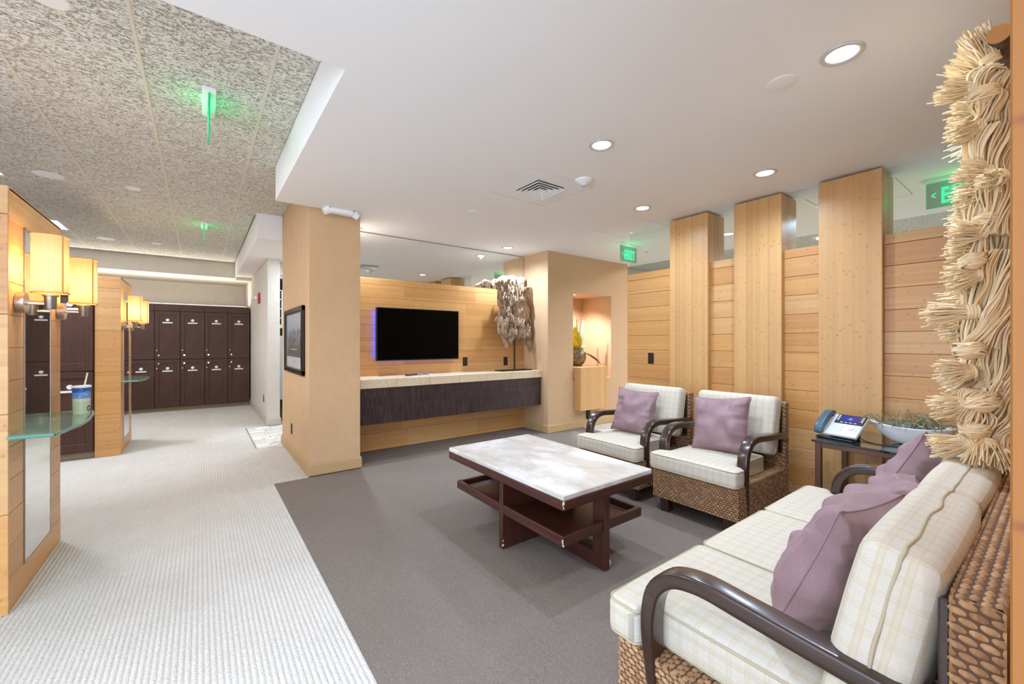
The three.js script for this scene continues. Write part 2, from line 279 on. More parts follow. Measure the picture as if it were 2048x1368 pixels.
const fillWin2 = structure('window_2', 'added long daylight window in the left wall, beside the viewer, for even fill light', 'window');  // second added window, out of view, for fill light from the left
mesh('window_frame', merge([slab(-4.6, -4.52, .35, 2.4, -2.2, -2.14), slab(-4.6, -4.52, .35, 2.4, 2.84, 2.9), slab(-4.6, -4.52, .35, .41, -2.2, 2.9), slab(-4.6, -4.52, 2.34, 2.4, -2.2, 2.9), slab(-4.6, -4.52, .35, 2.4, -.53, -.47), slab(-4.6, -4.52, .35, 2.4, 1.17, 1.23)]), whiteMetal, fillWin2);
for (const [a, b] of [[-2.14, -.53], [-.47, 1.17], [1.23, 2.84]]) mesh('pane', slab(-4.57, -4.56, .41, 2.34, a, b, .001), fillWin.children[1].material, fillWin2);
{ const l = new THREE.RectAreaLight(COOL, LIGHT.side, 4.9, 1.9); l.position.set(-4.5, 1.375, .35); l.lookAt(0, 1.375, .35); fillWin2.add(l); }

// ------------------------------------------------------------------ pier with picture
const pier = structure('wall_pier', 'tan fabric-papered pier between the carpet lounge and the locker room');
mesh('papered_core', slab(.827, 1.306, 0, TILE_Y + .02, -5.93, -4.323, .004), paperPlain, pier);
mesh('baseboard', merge([slab(.812, 1.32, 0, .105, -5.945, -4.308, .006), slab(.818, 1.314, .1, .115, -5.94, -4.314, .004)]), tanTrim, pier);

// ------------------------------------------------------------------ TV alcove
const PH = .159;
const tvw = structure('wall_tv', 'bamboo plank wall behind the television below a mirror band');
mesh('backing', slab(1.3, 3.9, 0, 3, -5.4, -4.9, .001), bamboo[1], tvw);
{ let y = 2.03, row = 0; while (y > .02) { const h = Math.min(row ? PH : .07, y - .004), cuts = [1.306, rr(1.9, 2.3), rr(2.7, 3.3), 3.89];
  for (let i = 0; i < 3; i++) { const w = cuts[i + 1] - cuts[i]; mesh('plank', cbox(w - .001, h - .002, .02, .0012, 'x', rr(0, 3), rr(0, 3)), bambooPick(), tvw, [(cuts[i] + cuts[i + 1]) / 2, y - h / 2, -4.89]); }
  y -= h; row++; } }
single('mirror_band', merge([slab(1.308, 3.888, 2.032, 2.551, -4.892, -4.882, .002)]), mirrorMat, 'long mirror band above the bamboo wall and under the ceiling', 'mirror');
// niche pier
const nw = structure('wall_niche', 'tan striped-paper pier with a lit display niche');
mesh('papered_core', merge([slab(3.89, 4.39, 0, CEIL + .1, -5.6, -4.35, .004), slab(5.235, 5.65, 0, CEIL + .1, -5.6, -4.35, .004), slab(4.385, 5.24, 2.006, CEIL + .1, -5.6, -4.35, .001), slab(4.385, 5.24, 0, .72, -5.6, -4.35, .001), slab(4.385, 5.24, .7, 2.02, -5.6, -4.97, .001)]), paper, nw);
mesh('baseboard', merge([slab(3.874, 5.666, 0, .105, -4.9, -4.334, .006), slab(3.88, 5.66, .1, .115, -4.9, -4.342, .004)]), tanTrim, nw);

// ------------------------------------------------------------------ bamboo partition with pillars and glass
const PF = 4.0, PT = 2.065;
const part = structure('wall_right', 'low partition of horizontal bamboo planks behind the armchairs');
mesh('core', slab(PF + .015, PF + .13, 0, PT - .002, -3.075, .1, .002), bamboo[1], part);
const bays = [[-3.08, -2.495], [-2.086, -1.84], [-1.446, -1.184], [-.796, -.045]];
for (const [a, b] of bays) { let y = PT, row = 0; while (y > .02) { const h = Math.min(row ? PH : .075, y - .004);
  mesh('plank', cbox(.02, h - .003, b - a - .001, .0018, 'z', rr(0, 3), rr(0, 3)), bambooPick(), part, [PF + .006, y - h / 2, (a + b) / 2]); y -= h; row++; } }
const pillarSpots = [[-2.495, -2.086, 'bamboo pillar rising above the partition behind the chair beside the niche pier'], [-1.84, -1.446, 'middle bamboo pillar behind the armchair nearer the side table'], [-1.184, -.796, 'bamboo pillar behind the desk phone on the glass side table']];
for (const [a, b, label] of pillarSpots) {
  const p = thing('bamboo_pillar', label, 'pillar', [4.1, 0, (a + b) / 2], 0, 'bamboo pillars along the partition');
  mesh('shaft', cbox(.32, CEIL - .018, b - a, .003, 'y', rr(0, 3), rr(0, 3)), bamboo[0], p, [0, (CEIL - .018) / 2, 0]);
  mesh('neck', cbox(.2, .018, b - a - .12, .001), bamboo[0], p, [0, CEIL - .009, 0]);
}
for (const [a, b] of [[-3.08, -2.497], [-2.084, -1.842], [-1.444, -1.186], [-.794, -.045]]) mesh('pane', slab(PF + .045, PF + .053, PT, CEIL, a, b, .001), paneGlass, part).userData.label = 'clear glass pane above the planks';
const sofaWall = structure('wall_sofa', 'bamboo-clad partition behind the sofa');
mesh('core', slab(.74, PF + .12, 0, CEIL, -.036, .1, .002, 'y', .3, .1), bamboo[1], sofaWall);
mesh('end_board', slab(.722, .742, 0, CEIL, -.0375, .102, .002, 'y', .5, .2), bambooDarkened, sofaWall);

// ------------------------------------------------------------------ grey wall, shower passage
const gw = structure('wall_grey', 'grey wall end beside the lockers and shower passage');
mesh('plaster', slab(.818, .985, 0, TILE_Y + .02, -11.4, -7.3, .004), greyWall, gw);
mesh('baseboard', merge([slab(.803, 1.0, 0, .11, -9.95, -7.285, .006), slab(.809, .994, .105, .122, -9.95, -7.29, .004)]), greyTrim, gw);
const sw = structure('wall_shower', 'walls of the shower passage behind the pier');
mesh('plaster', merge([slab(2.3, 2.4, 0, 3, -11.4, -5.9), slab(1.3, 2.4, 0, 3, -6.05, -5.9), slab(.98, 2.4, 2.35, 3, -7.65, -7.55)]), greyWall, sw);
const dr = structure('door_1', 'frosted glass shower door with a gridded light above', 'door');
mesh('door_frame', merge([slab(.985, 1.02, 0, 2.35, -7.64, -7.58), slab(2.2, 2.3, 0, 2.35, -7.64, -7.58), slab(.985, 2.3, 1.5, 1.56, -7.64, -7.58), slab(.985, 2.3, 2.3, 2.36, -7.64, -7.58)]), greyTrim, dr);
const fp = mesh('frosted_pane', slab(1.02, 2.2, .35, 1.38, -7.62, -7.61, .001), frosted, dr); fp.userData.label = 'pale frosted glass';
for (let i = 0; i < 4; i++) mesh('mullion', slab(1.02, 2.2, 1.66 + i * .15, 1.67 + i * .15, -7.63, -7.6, .001), whiteMetal, dr);
for (let i = 0; i < 9; i++) mesh('mullion', slab(1.05 + i * .13, 1.062 + i * .13, 1.56, 2.12, -7.63, -7.6, .001), whiteMetal, dr);
mesh('dark_pane', slab(1.02, 2.2, 1.56, 2.12, -7.66, -7.65, .001), std({ color: 0x35383c, roughness: .2 }), dr);
{ const l = new THREE.RectAreaLight(NEUTRAL, LIGHT.shower, .6, .6); l.position.set(1.6, CEIL - .02, -6.8); l.lookAt(1.6, 0, -6.8);  // added lamp, out of view, brightens the shower passage
  const f = thing('added_panel_light', 'added square ceiling light brightening the shower passage', 'light', [1.6, CEIL - .008, -6.8]); mesh('diffuser', cbox(.6, .012, .6, .002), panelGlow, f); l.position.set(0, -.012, 0); l.rotation.set(-Math.PI / 2, 0, 0); f.add(l); }

// ------------------------------------------------------------------ lockers
const LW = .366;
function makeLocker() {
  const L = thing('locker', '', 'locker', [0, 0, 0]);
  mesh('body', slab(-LW / 2, LW / 2, .075, 1.975, -.44, -.012, .002), lockerWood, L);
  mesh('cornice', slab(-LW / 2, LW / 2, 1.85, 1.975, -.05, .012, .004), lockerWood, L);
  mesh('plinth', slab(-LW / 2, LW / 2, 0, .075, -.44, -.03, .002), plinthWood, L);
  for (const [y0, y1, py] of [[.965, 1.845, 1.635], [.085, .955, .745]]) {
    const w = LW - .008, h = y1 - y0, d = mesh('door', merge([slab(-w / 2, w / 2, -h / 2, h / 2, -.012, 0, .001), slab(-w / 2, -w / 2 + .06, -h / 2, h / 2, 0, .01, .002), slab(w / 2 - .06, w / 2, -h / 2, h / 2, 0, .01, .002), slab(-w / 2, w / 2, h / 2 - .07, h / 2, 0, .01, .002), slab(-w / 2, w / 2, -h / 2, -h / 2 + .085, 0, .01, .002)]), lockerWood, L, [0, (y0 + y1) / 2, 0]);
    const ly = py - (y0 + y1) / 2;
    mesh('label_plate', cbox(.145, .023, .004, .001), whiteMetal, d, [0, ly, .004]);
    const disc = new THREE.CylinderGeometry(.025, .025, .005, 20); disc.rotateX(Math.PI / 2); mesh('number_disc', disc, whiteMetal, d, [0, ly + .05, .004]);
    const kn = new THREE.SphereGeometry(.017, 12, 8), up = y0 > .5 ? 1 : -1;
    mesh('knob', kn, chrome, d, [-w / 2 + .03, -up * (h / 2 - .16), .02]); const lk = new THREE.CylinderGeometry(.014, .014, .012, 12); lk.rotateX(Math.PI / 2); mesh('lock', lk, chrome, d, [-w / 2 + .055, -up * (h / 2 - .07), .012]);
  }
  return L;
}
const locker0 = makeLocker(); let lockerN = 0;
const putLocker = (x, z, turn, label, group) => { const o = lockerN++ ? copyOf(locker0, [x, 0, z], turn, label) : locker0; o.position.set(x, 0, z); o.rotation.y = turn; o.userData.label = label; o.userData.group = group; };
const ordinal = ['at the grey wall', 'second from the grey wall', 'third from the grey wall', 'fourth from the grey wall', 'fifth from the grey wall', 'sixth from the grey wall', 'seventh from the grey wall', 'eighth from the grey wall'];
for (let i = 0; i < 8; i++) putLocker(.615 - i * LW, -9.92, 0, 'dark brown two-door locker in the far bank, ' + ordinal[i], 'far bank of lockers');
{ const c = thing('added_strip_light', 'added white strip light along the top of the far locker bank, hidden from view', 'light', [-.85, 1.976, -10.22]); mesh('housing', slab(-1.62, 1.62, 0, .03, -.05, .05, .004), whiteMetal, c); mesh('diffuser', slab(-1.6, 1.6, .03, .034, -.04, .04, .001), panelGlow, c);  // added strip brightens the bulkhead and the wall above the lockers
  const l = new THREE.RectAreaLight(SOFT, LIGHT.stripFill, 3.2, .08); l.position.set(0, .04, 0); l.rotation.set(Math.PI / 2, 0, 0); c.add(l); }
// locker islands with bamboo ends
function island(zn, label, first) {
  const zl = .915, t = structure('wall_island' + (first ? '_near' : '_beyond'), label);
  mesh('core', slab(-.932, -.74, .0, 2.0, zn - zl + .01, zn - .01, .002), lockerWood, t);
  const bk = structure('wall_island' + (first ? '_near_carcass' : '_beyond_carcass'), first ? 'dark carcass of the cup island lockers' : 'dark carcass of the farther island lockers');
  mesh('carcass', slab(-3.2, -.936, .0, 2.0, zn - zl + .01, zn - (first ? .01 : .47), .002), lockerWood, bk);
  let y = 2.01, row = 0; while (y > .03) { const h = Math.min(row ? .157 : .13, y);
    for (const [z0, z1, yb] of [[zn - zl, zn - zl + .235, 0], [zn - .215, zn - .0125, 0]]) if (y > .15 && y - h < 1.87) mesh('plank', slab(-.74, -.723, y - h + .001, y - .001, z0, z1, .0015, 'z', rr(0, 3), rr(0, 3)), bambooPick(), t);
    y -= h; row++; }
  mesh('head_board', slab(-.74, -.722, 1.865, 2.01, zn - zl, zn - .0125, .0015, 'z', .4, .3), bamboo[0], t);
  mesh('foot_board', slab(-.74, -.722, .0, .145, zn - zl, zn - .0125, .0015, 'z', .1, .6), bamboo[2], t);
  for (let k = 0; k < 5; k++) { const y0 = k * .47, y1 = Math.min(y0 + .47, 2.01); if (y1 > y0 + .02) { mesh('end_panel', slab(-.934, -.7205, y0 + .001, y1 - .001, zn - .012, zn + .006, .0015, 'x', rr(0, 3), rr(0, 3)), bambooPick(), t); mesh('end_panel', slab(-.934, -.74, y0 + .001, y1 - .001, zn - zl - .006, zn - zl + .012, .0015, 'x', rr(0, 3), rr(0, 3)), bambooPick(), t); } }
  mesh('top_board', slab(-.932, -.722, 2.0, 2.014, zn - zl, zn, .001, 'x'), bamboo[0], t);
}
const IZ = [-2.98, -6.43];
island(IZ[0], 'bamboo-clad end of the locker island with the cup shelf', true);
island(IZ[1], 'bamboo-clad end of the locker island in front of the far lockers', false);
for (let i = 0; i < 3; i++) putLocker(-.939 - LW / 2 - i * LW, IZ[1] + .012, 0, 'dark brown locker on the farther island, ' + ['beside its bamboo end', 'second from its bamboo end', 'third from its bamboo end'][i], 'lockers on the farther island');
IZ.forEach((zn, i) => {
  const m = thing('dressing_mirror', i ? 'tall slim mirror on the bamboo end of the farther island' : 'tall slim mirror behind the shelf with the cup', 'mirror', [-.722, 0, zn - .45]);
  mesh('mirror_glass', slab(-.004, .002, .15, 1.86, -.225, .225, .0015), mirrorMat, m);
  mesh('edge_strip', merge([slab(-.004, .004, .146, .15, -.229, .229, .001), slab(-.004, .004, 1.86, 1.864, -.229, .229, .001), slab(-.004, .004, .146, 1.864, -.229, -.225, .001), slab(-.004, .004, .146, 1.864, .225, .229, .001)]), steel, m);
});
// glass shelves
IZ.forEach((zn, i) => {
  const s = thing('glass_shelf', i ? 'curved green glass shelf on the farther island, empty' : 'curved green glass shelf holding the tall printed cup', 'shelf', [-.72, .838, zn]);
  const sh = new THREE.Shape(); sh.moveTo(0, .03); sh.lineTo(.155, .05); sh.quadraticCurveTo(.235, -.35, .16, -.8); sh.lineTo(0, -.84); sh.lineTo(0, .03);
  const g = new THREE.ExtrudeGeometry(sh, { depth: .012, bevelEnabled: true, bevelThickness: .003, bevelSize: .003, bevelSegments: 1, curveSegments: 16 }); g.rotateX(Math.PI / 2); g.scale(1, 1, 1);
  // shape y becomes z after the turn
  mesh('glass_plate', g, greenGlass, s);
  const edge = [V(.006, -.006, .03), V(.155, -.006, .05), V(.2, -.006, -.2), V(.205, -.006, -.4), V(.19, -.006, -.62), V(.16, -.006, -.8), V(.006, -.006, -.84)];
  const e = []; for (let k = 0; k < edge.length - 1; k++) e.push(tube([edge[k], edge[k].clone().lerp(edge[k + 1], .5), edge[k + 1]], .0075, 4, 8)); mesh('polished_edge', merge(e), greenEdge, s);
  for (const z of [-.12, -.7]) mesh('bracket', cbox(.03, .02, .03, .003), steel, s, [.015, -.022, z]);
});
// sconces
const shadeMap = tex(256, 256, .052, .052, (u, v) => { const a = mod(u * 8, 1), b = mod(v * 8, 1), hole = THREE.MathUtils.smoothstep(Math.min(Math.min(a, 1 - a), Math.min(b, 1 - b)), .14, .26); return mix([204, 150, 84], [255, 238, 200], hole); });
const shadeMat = phys({ map: shadeMap, roughness: .9, transmission: .4, thickness: 0, emissive: 0xffc070, emissiveIntensity: .12, emissiveMap: shadeMap });
function sconce(z, label) {
  const s = thing('wall_sconce', label, 'lamp', [-.722, 1.475, z], 0, 'woven-shade sconces');
  const pl = new THREE.CylinderGeometry(.052, .052, .03, 32); pl.rotateZ(Math.PI / 2); mesh('wall_plate', pl, steel, s, [.016, 0, 0]);
  mesh('arm', cbox(.1, .014, .022, .003), steel, s, [.065, -.002, 0]);
  const cup = new THREE.LatheGeometry([[.001, -.028], [.022, -.028], [.023, .035], [.03, .036], [.03, .046], [.001, .046]].map(q => new THREE.Vector2(...q)), 24); mesh('cup', cup, steel, s, [.112, 0, 0]);
  // shade: rounded square prism with a seam
  const n = 64, pos = [], uv = [], idx = [], r = .064, hh = .29;
  for (let i = 0; i <= n; i++) { const q = i / n * Math.PI * 2 + Math.PI / 4, c = Math.cos(q), k = Math.sin(q), e = 1 / Math.pow(Math.pow(Math.abs(c), 3) + Math.pow(Math.abs(k), 3), 1 / 3); for (const y of [0, hh]) { pos.push(c * r * e, y, k * r * e); uv.push(i / n * .48, y); } }
  for (let i = 0; i < n; i++) { const a = 2 * i; idx.push(a, a + 1, a + 2, a + 2, a + 1, a + 3); }
  const g = new THREE.BufferGeometry(); g.setAttribute('position', new THREE.Float32BufferAttribute(pos, 3)); g.setAttribute('uv', new THREE.Float32BufferAttribute(uv, 2)); g.setIndex(idx); g.computeVertexNormals();
  const sh = mesh('shade', g, shadeMat, s, [.112, .052, 0]); sh.userData.label = 'woven straw-coloured shade glowing warm';
  const rim = []; for (const y of [.002, hh]) { const pts = []; for (let i = 0; i < 32; i++) { const q = i / 32 * Math.PI * 2, c = Math.cos(q), k = Math.sin(q), e = 1 / Math.pow(Math.pow(Math.abs(c), 3) + Math.pow(Math.abs(k), 3), 1 / 3); pts.push(V(c * r * e, y, k * r * e)); } rim.push(tube(pts, .0035, 48, 6, true)); }
  rim.push(tube([V(.0515, 0, .0515), V(.0515, .15, .0515), V(.0515, .29, .0515)], .004, 4, 6));
  mesh('shade_rim', merge(rim), std({ color: 0xd9a25a, roughness: .8 }), sh);
  const bulb = mesh('bulb', new THREE.SphereGeometry(.03, 20, 14), std({ color: 0xffffff, emissive: 0xffdfb0, emissiveIntensity: 5 }), s, [.112, .17, 0]);
  const l = new THREE.PointLight(SCONCE, LIGHT.sconce * 3.2, 0, 2); l.castShadow = true; l.shadow.radius = 1.5; l.position.set(.112, .17, 0); s.add(l);
}
sconce(IZ[0] - .12, 'lit sconce over the uncupped side of the glass shelf on the cup island');
sconce(IZ[0] - .86, 'lit sconce above the printed cup');
sconce(IZ[1] - .12, 'lit sconce on the farther island, on its side toward the cup island');
sconce(IZ[1] - .86, 'lit sconce on the farther island, on its side toward the far lockers');
// cup with straw
{ const c = thing('printed_cup', 'tall blue and pale green printed cup with a straw', 'cup', [-.585, .84, IZ[0] - .655]);
  const cv = document.createElement('canvas'); cv.width = 512; cv.height = 256; const x = cv.getContext('2d');
  x.fillStyle = '#b9c8a4'; x.fillRect(0, 0, 512, 256); x.fillStyle = '#c6d0c0'; x.fillRect(0, 108, 512, 30); x.fillStyle = '#5f93cc'; x.fillRect(0, 50, 512, 60); x.fillStyle = '#1d58a6'; x.fillRect(0, 0, 512, 52);
  for (let i = 0; i < 60; i++) { x.fillStyle = ['#8fb3d8', '#2a66b4', '#aac4b0', '#d8dfe0'][i % 4]; x.fillRect(rr(0, 512), rr(40, 120), rr(8, 40), rr(2, 6)); }
  x.fillStyle = '#c4525a'; for (const q of [60, 230, 400]) { x.beginPath(); x.moveTo(q, 92); x.lineTo(q + 22, 62); x.lineTo(q + 24, 88); x.fill(); }
  for (const q of [90, 346]) { x.fillStyle = '#26333a'; x.beginPath(); x.arc(q, 205, 27, 0, 7); x.fill(); x.strokeStyle = '#e6ebe8'; x.lineWidth = 5; x.beginPath(); x.moveTo(q - 12, 192); x.lineTo(q + 12, 218); x.moveTo(q + 12, 192); x.lineTo(q - 12, 218); x.moveTo(q - 16, 200); x.lineTo(q - 16, 212); x.stroke(); }
  const ct = new THREE.CanvasTexture(cv); ct.colorSpace = THREE.SRGBColorSpace;
  mesh('cup_body', new THREE.CylinderGeometry(.042, .038, .165, 40, 1, true), std({ map: ct, roughness: .35, side: THREE.DoubleSide }), c, [0, .0825, 0]);
  const lid = new THREE.LatheGeometry([[.001, .17], [.036, .17], [.042, .172], [.0445, .168], [.0445, .162], [.042, .16]].map(q => new THREE.Vector2(...q)), 40); mesh('lid', lid, std({ color: 0xe6eaf0, roughness: .3 }), c);
  mesh('base', new THREE.CylinderGeometry(.038, .038, .004, 32), std({ color: 0xb9c8a4, roughness: .5 }), c, [0, .002, 0]);
  const st = mesh('straw', new THREE.CylinderGeometry(.0042, .0042, .09, 12), std({ color: 0xf0ece6, roughness: .4 }), c, [.018, .205, -.004]); st.rotation.z = -.16; }

// ------------------------------------------------------------------ ceiling fittings
const ringGeo = new THREE.LatheGeometry([[.052, .014], [.056, .002], [.064, -.004], [.078, -.006], [.082, -.001], [.082, .001]].map(q => new THREE.Vector2(...q)), 40);
const lensGeo = new THREE.CylinderGeometry(.054, .054, .004, 32);
function downlight(x, z, label, k = 1, y = CEIL, col = NEUTRAL) {
  const d = thing('downlight', label, 'downlight', [x, y - .002, z], 0, 'recessed ceiling downlights');
  mesh('trim_ring', ringGeo, trimMetal, d); mesh('lens', lensGeo, lampGlow, d, [0, -.0005, 0]);
  const l = new THREE.SpotLight(col, LIGHT.down * k, 0, 1.42, .85, 2); l.position.set(0, -.02, 0); l.castShadow = true; l.shadow.radius = .8; l.target.position.set(0, -2, 0); d.add(l, l.target);
}
downlight(2.085, -1.811, 'lit downlight over the coffee table', .8);
downlight(3.421, -1.368, 'lit downlight in front of the middle bamboo pillar', .45);
downlight(3.379, -2.427, 'lit downlight in front of the pillar beside the access panel', .48);
downlight(2.281, -.597, 'lit downlight over the sofa', .8);
downlight(3.336, -4.55, 'lit downlight over the driftwood sculpture', 1.2);
downlight(1.388, -4.79, 'added fill downlight in the corner between the television wall and the tan pier', 1.25);  // added lamp, tucked behind the pier, brightens the television wall
downlight(1.2, .9, 'added unseen downlight in the plaster ceiling beyond the sofa partition');  // this one and the next two are added out of view for more light
downlight(-1.2, .6, 'added unseen downlight over the cream carpet walkway behind the viewer');
downlight(-1.2, -1.2, 'added unseen downlight over the cream carpet walkway before the step in the ceiling', .8);
downlight(5.0, -1.2, 'added fill downlight over the passage beyond the partition', 1, CEIL);  // added to brighten the passage, like the next one
downlight(5.0, -2.4, 'added fill downlight over the passage beyond the first bamboo pillar', 1);
function ceilingDisc(x, y, z, r, label, domed) {
  const d = thing('ceiling_disc', label, 'ceiling fitting', [x, y, z]);
  mesh('cover', new THREE.LatheGeometry((domed ? [[.001, -.045], [r * .35, -.045], [r * .42, -.03], [r * .8, -.02], [r, -.012], [r, 0]] : [[.001, -.007], [r * .9, -.007], [r, -.002], [r, 0]]).map(q => new THREE.Vector2(...q)), 32), whiteMetal, d);
  if (domed) mesh('sensor', new THREE.CylinderGeometry(r * .3, r * .34, .012, 20), std({ color: 0xc9c9c6, roughness: .5 }), d, [0, -.046, 0]); else mesh('collar', new THREE.TorusGeometry(r, .003, 6, 32).rotateX(Math.PI / 2), whiteMetal, d);
}
ceilingDisc(2.295, CEIL, -.841, .062, 'blank white disc on the ceiling beside the downlight over the sofa', false);
ceilingDisc(2.139, CEIL, -3.49, .05, 'small white sprinkler cover near the television alcove', false);
ceilingDisc(2.425, CEIL, -2.285, .07, 'domed white smoke detector beside the air vent', true);
ceilingDisc(4.9, CEIL, -3.45, .07, 'domed white smoke detector beside the exit sign at the passage', true);
ceilingDisc(4.9, CEIL, -3.05, .04, 'sprinkler head beyond the partition', true);
ceilingDisc(-1.152, TILE_Y, -5.786, .105, 'large round speaker cover in the acoustic tiles', false);
ceilingDisc(-.552, TILE_Y, -5.77, .06, 'small round cover in the acoustic tiles beside the speaker cover', false);
ceilingDisc(-1.155, TILE_Y, -8.81, .105, 'large round cover in the acoustic tiles near the far lockers', false);
ceilingDisc(-.564, TILE_Y, -8.77, .06, 'small round cover in the acoustic tiles near the far lockers', false);
ceilingDisc(-.558, TILE_Y, -2.81, .07, 'round cover in the acoustic tiles at the step of the ceiling', false);
troffers.forEach((r, i) => {
  const z = Z0 - (r + .5) * TS, t = thing('troffer_light', ['square ceiling panel light above the cup island', 'square ceiling panel light between the two islands', 'square ceiling panel light beyond the farther island'][i], 'light', [X0 - 2.5 * TS, TILE_Y + .012, z]);
  mesh('diffuser', cbox(.56, .012, .56, .002), panelGlow, t); mesh('frame', merge([slab(-.3, .3, -.008, .008, -.3, -.28), slab(-.3, .3, -.008, .008, .28, .3), slab(-.3, -.28, -.008, .008, -.3, .3), slab(.28, .3, -.008, .008, -.3, .3)]), whiteMetal, t);
  const l = new THREE.RectAreaLight(0xe4edff, LIGHT.troffer, .54, .54); l.position.set(0, -.014, 0); l.rotation.set(-Math.PI / 2, 0, 0); t.add(l);
});
for (const [z, lb] of [[-1.0, 'added square ceiling panel light brightening the neighbouring passage'], [-3.0, 'square ceiling panel light in the neighbouring passage by the niche pier, added for brightness']]) { const t = thing('troffer_light', lb, 'light', [6.75, TILE_Y - .004, z]); mesh('diffuser', cbox(.56, .012, .56, .002), panelGlow, t);  // both panels are added, unseen, to brighten the passage
  const l = new THREE.RectAreaLight(0xf3f5ff, LIGHT.hallFill, .54, .54); l.position.set(0, -.014, 0); l.rotation.set(-Math.PI / 2, 0, 0); t.add(l); }
// air vent panel
{ const v = thing('air_vent', 'square ceiling air diffuser with concentric louvres', 'vent', [2.28, CEIL, -2.645]);
  mesh('panel', merge([slab(-.31, -.147, 0, .012, -.3, .3, .002), slab(.147, .31, 0, .012, -.3, .3, .002), slab(-.147, .147, 0, .012, -.3, -.147, .002), slab(-.147, .147, 0, .012, .147, .3, .002)]), whitePaint, v);
  mesh('duct', merge([slab(-.16, -.15, .013, .3, -.16, .16, .001), slab(.15, .16, .013, .3, -.16, .16, .001), slab(-.15, .15, .013, .3, -.16, -.15, .001), slab(-.15, .15, .013, .3, .15, .16, .001), slab(-.16, .16, .3, .31, -.16, .16, .001)]), ductMetal, v);
  for (let k = 0; k < 4; k++) { const a = .145 - k * .036, b = a - .024, q = [[a, -.018], [b, .004], [b + .005, .006], [a + .002, -.014]].map(p => V(p[0], p[1], 0)), P = [], I = [];
    for (const [sx, sz] of [[1, 1], [-1, 1], [-1, -1], [1, -1]]) for (const p of q) P.push(p.x * sx, p.y, p.x * sz);
    for (let s = 0; s < 4; s++) for (let j = 0; j < 4; j++) { const m = s * 4 + j, n = s * 4 + (j + 1) % 4, o = ((s + 1) % 4) * 4 + j, p = ((s + 1) % 4) * 4 + (j + 1) % 4; I.push(m, n, o, o, n, p); }
    const g = new THREE.BufferGeometry(); g.setAttribute('position', new THREE.Float32BufferAttribute(P, 3)); g.setIndex(I); const g2 = g.toNonIndexed(); g2.computeVertexNormals(); mesh('louvre', g2, whiteMetal, v); } }
{ const v = thing('access_panel', 'flush square access panel in the ceiling near the first bamboo pillar', 'panel', [3.9, CEIL, -2.94]); mesh('panel', cbox(.6, .012, .6, .002), whitePaint, v, [0, .006, 0]); mesh('hinge', cbox(.02, .02, .02, .002), ductMetal, v, [.29, .022, 0]); }
{ const v = thing('access_panel', 'flush access panel in the ceiling beyond the glass of the partition', 'panel', [4.64, CEIL, -1.1]); mesh('panel', cbox(.6, .012, .6, .002), whitePaint, v, [0, .006, 0]); mesh('hinge', cbox(.02, .02, .02, .002), ductMetal, v, [.29, .022, 0]); }
{ const e = thing('emergency_light', 'white twin-head emergency light on the ceiling over the tan pier', 'light', [1.09, CEIL, -4.2]);
  mesh('housing', slab(-.11, .11, -.05, 0, -.045, .045, .012), whiteMetal, e);
  for (const s of [-1, 1]) { const g = new THREE.CylinderGeometry(.042, .034, .055, 20); g.rotateZ(s * 1.0); const h = mesh('lamp_head', g, whiteGloss, e, [s * .135, -.032, 0]); const q = new THREE.CylinderGeometry(.03, .03, .004, 20); q.rotateZ(s * 1.0); mesh('lamp_lens', q, std({ color: 0xdfe3e6, roughness: .15 }), h, [-s * -.024, -.016, 0]); } }

// ------------------------------------------------------------------ exit signs
const font = await new FontLoader().loadAsync('fonts/droid/droid_sans_bold.typeface.json');
function exitSign(pos, turn, label, flip) {
  const e = thing('exit_sign', label, 'exit sign', pos, turn, 'green edge-lit exit signs');
  mesh('ceiling_base', slab(-.19, .19, -.028, 0, -.036, .036, .004), whiteMetal, e);
  mesh('acrylic_plate', slab(-.165, .165, -.225, -.028, -.002, .002, .0005), smokeGlass, e);
  for (const s of [1]) { const t = new TextGeometry('EXIT', { font, size: .125, depth: .009, curveSegments: 3 }); t.computeBoundingBox(); const b = t.boundingBox; t.translate(-(b.max.x + b.min.x) / 2, 0, 0); t.scale(.215 / (b.max.x - b.min.x), 1, 1);
    const m = mesh('lettering', t, exitGreen, e, [.025, -.2, -.0045]); if (s < 0) m.rotation.y = Math.PI; m.userData.label = 'glowing green EXIT lettering';
    const c = mesh('arrow', merge([cbox(.03, .008, .002, .0005).rotateZ(.7).translate(0, .009, 0), cbox(.03, .008, .002, .0005).rotateZ(-.7).translate(0, -.009, 0)]), exitGreen, e, [-.125, -.13, .0055]); if (s < 0) c.rotation.y = Math.PI; }
  mesh('lit_edge', merge([slab(-.166, .166, -.229, -.225, -.004, .004, .0005), slab(-.169, -.165, -.229, -.03, -.004, .004, .0005), slab(.165, .169, -.229, -.03, -.004, .004, .0005), slab(-.16, .16, -.034, -.028, -.006, .006, .0005)]), exitEdge, e);
  const l = new THREE.PointLight(0x20ff9a, .035, 0, 2); l.position.set(0, -.13, .05); e.add(l);
  const l2 = new THREE.PointLight(0x20ff9a, .035, 0, 2); l2.position.set(0, -.13, -.05); e.add(l2);
}
exitSign([.045, TILE_Y, -3.37], Math.PI / 2, 'green edge-lit exit sign hung edge-on from the acoustic tiles over the cup island aisle');
exitSign([.04, TILE_Y, -6.98], Math.PI / 2, 'green edge-lit exit sign hung from the acoustic tiles near the far lockers');
exitSign([4.62, CEIL, -.5], -Math.PI / 2, 'green exit sign with an arrow beyond the glass beside the shaggy hanging');
exitSign([4.5, CEIL - .0, -3.45], 0, 'green exit sign at the passage between niche pier and partition');

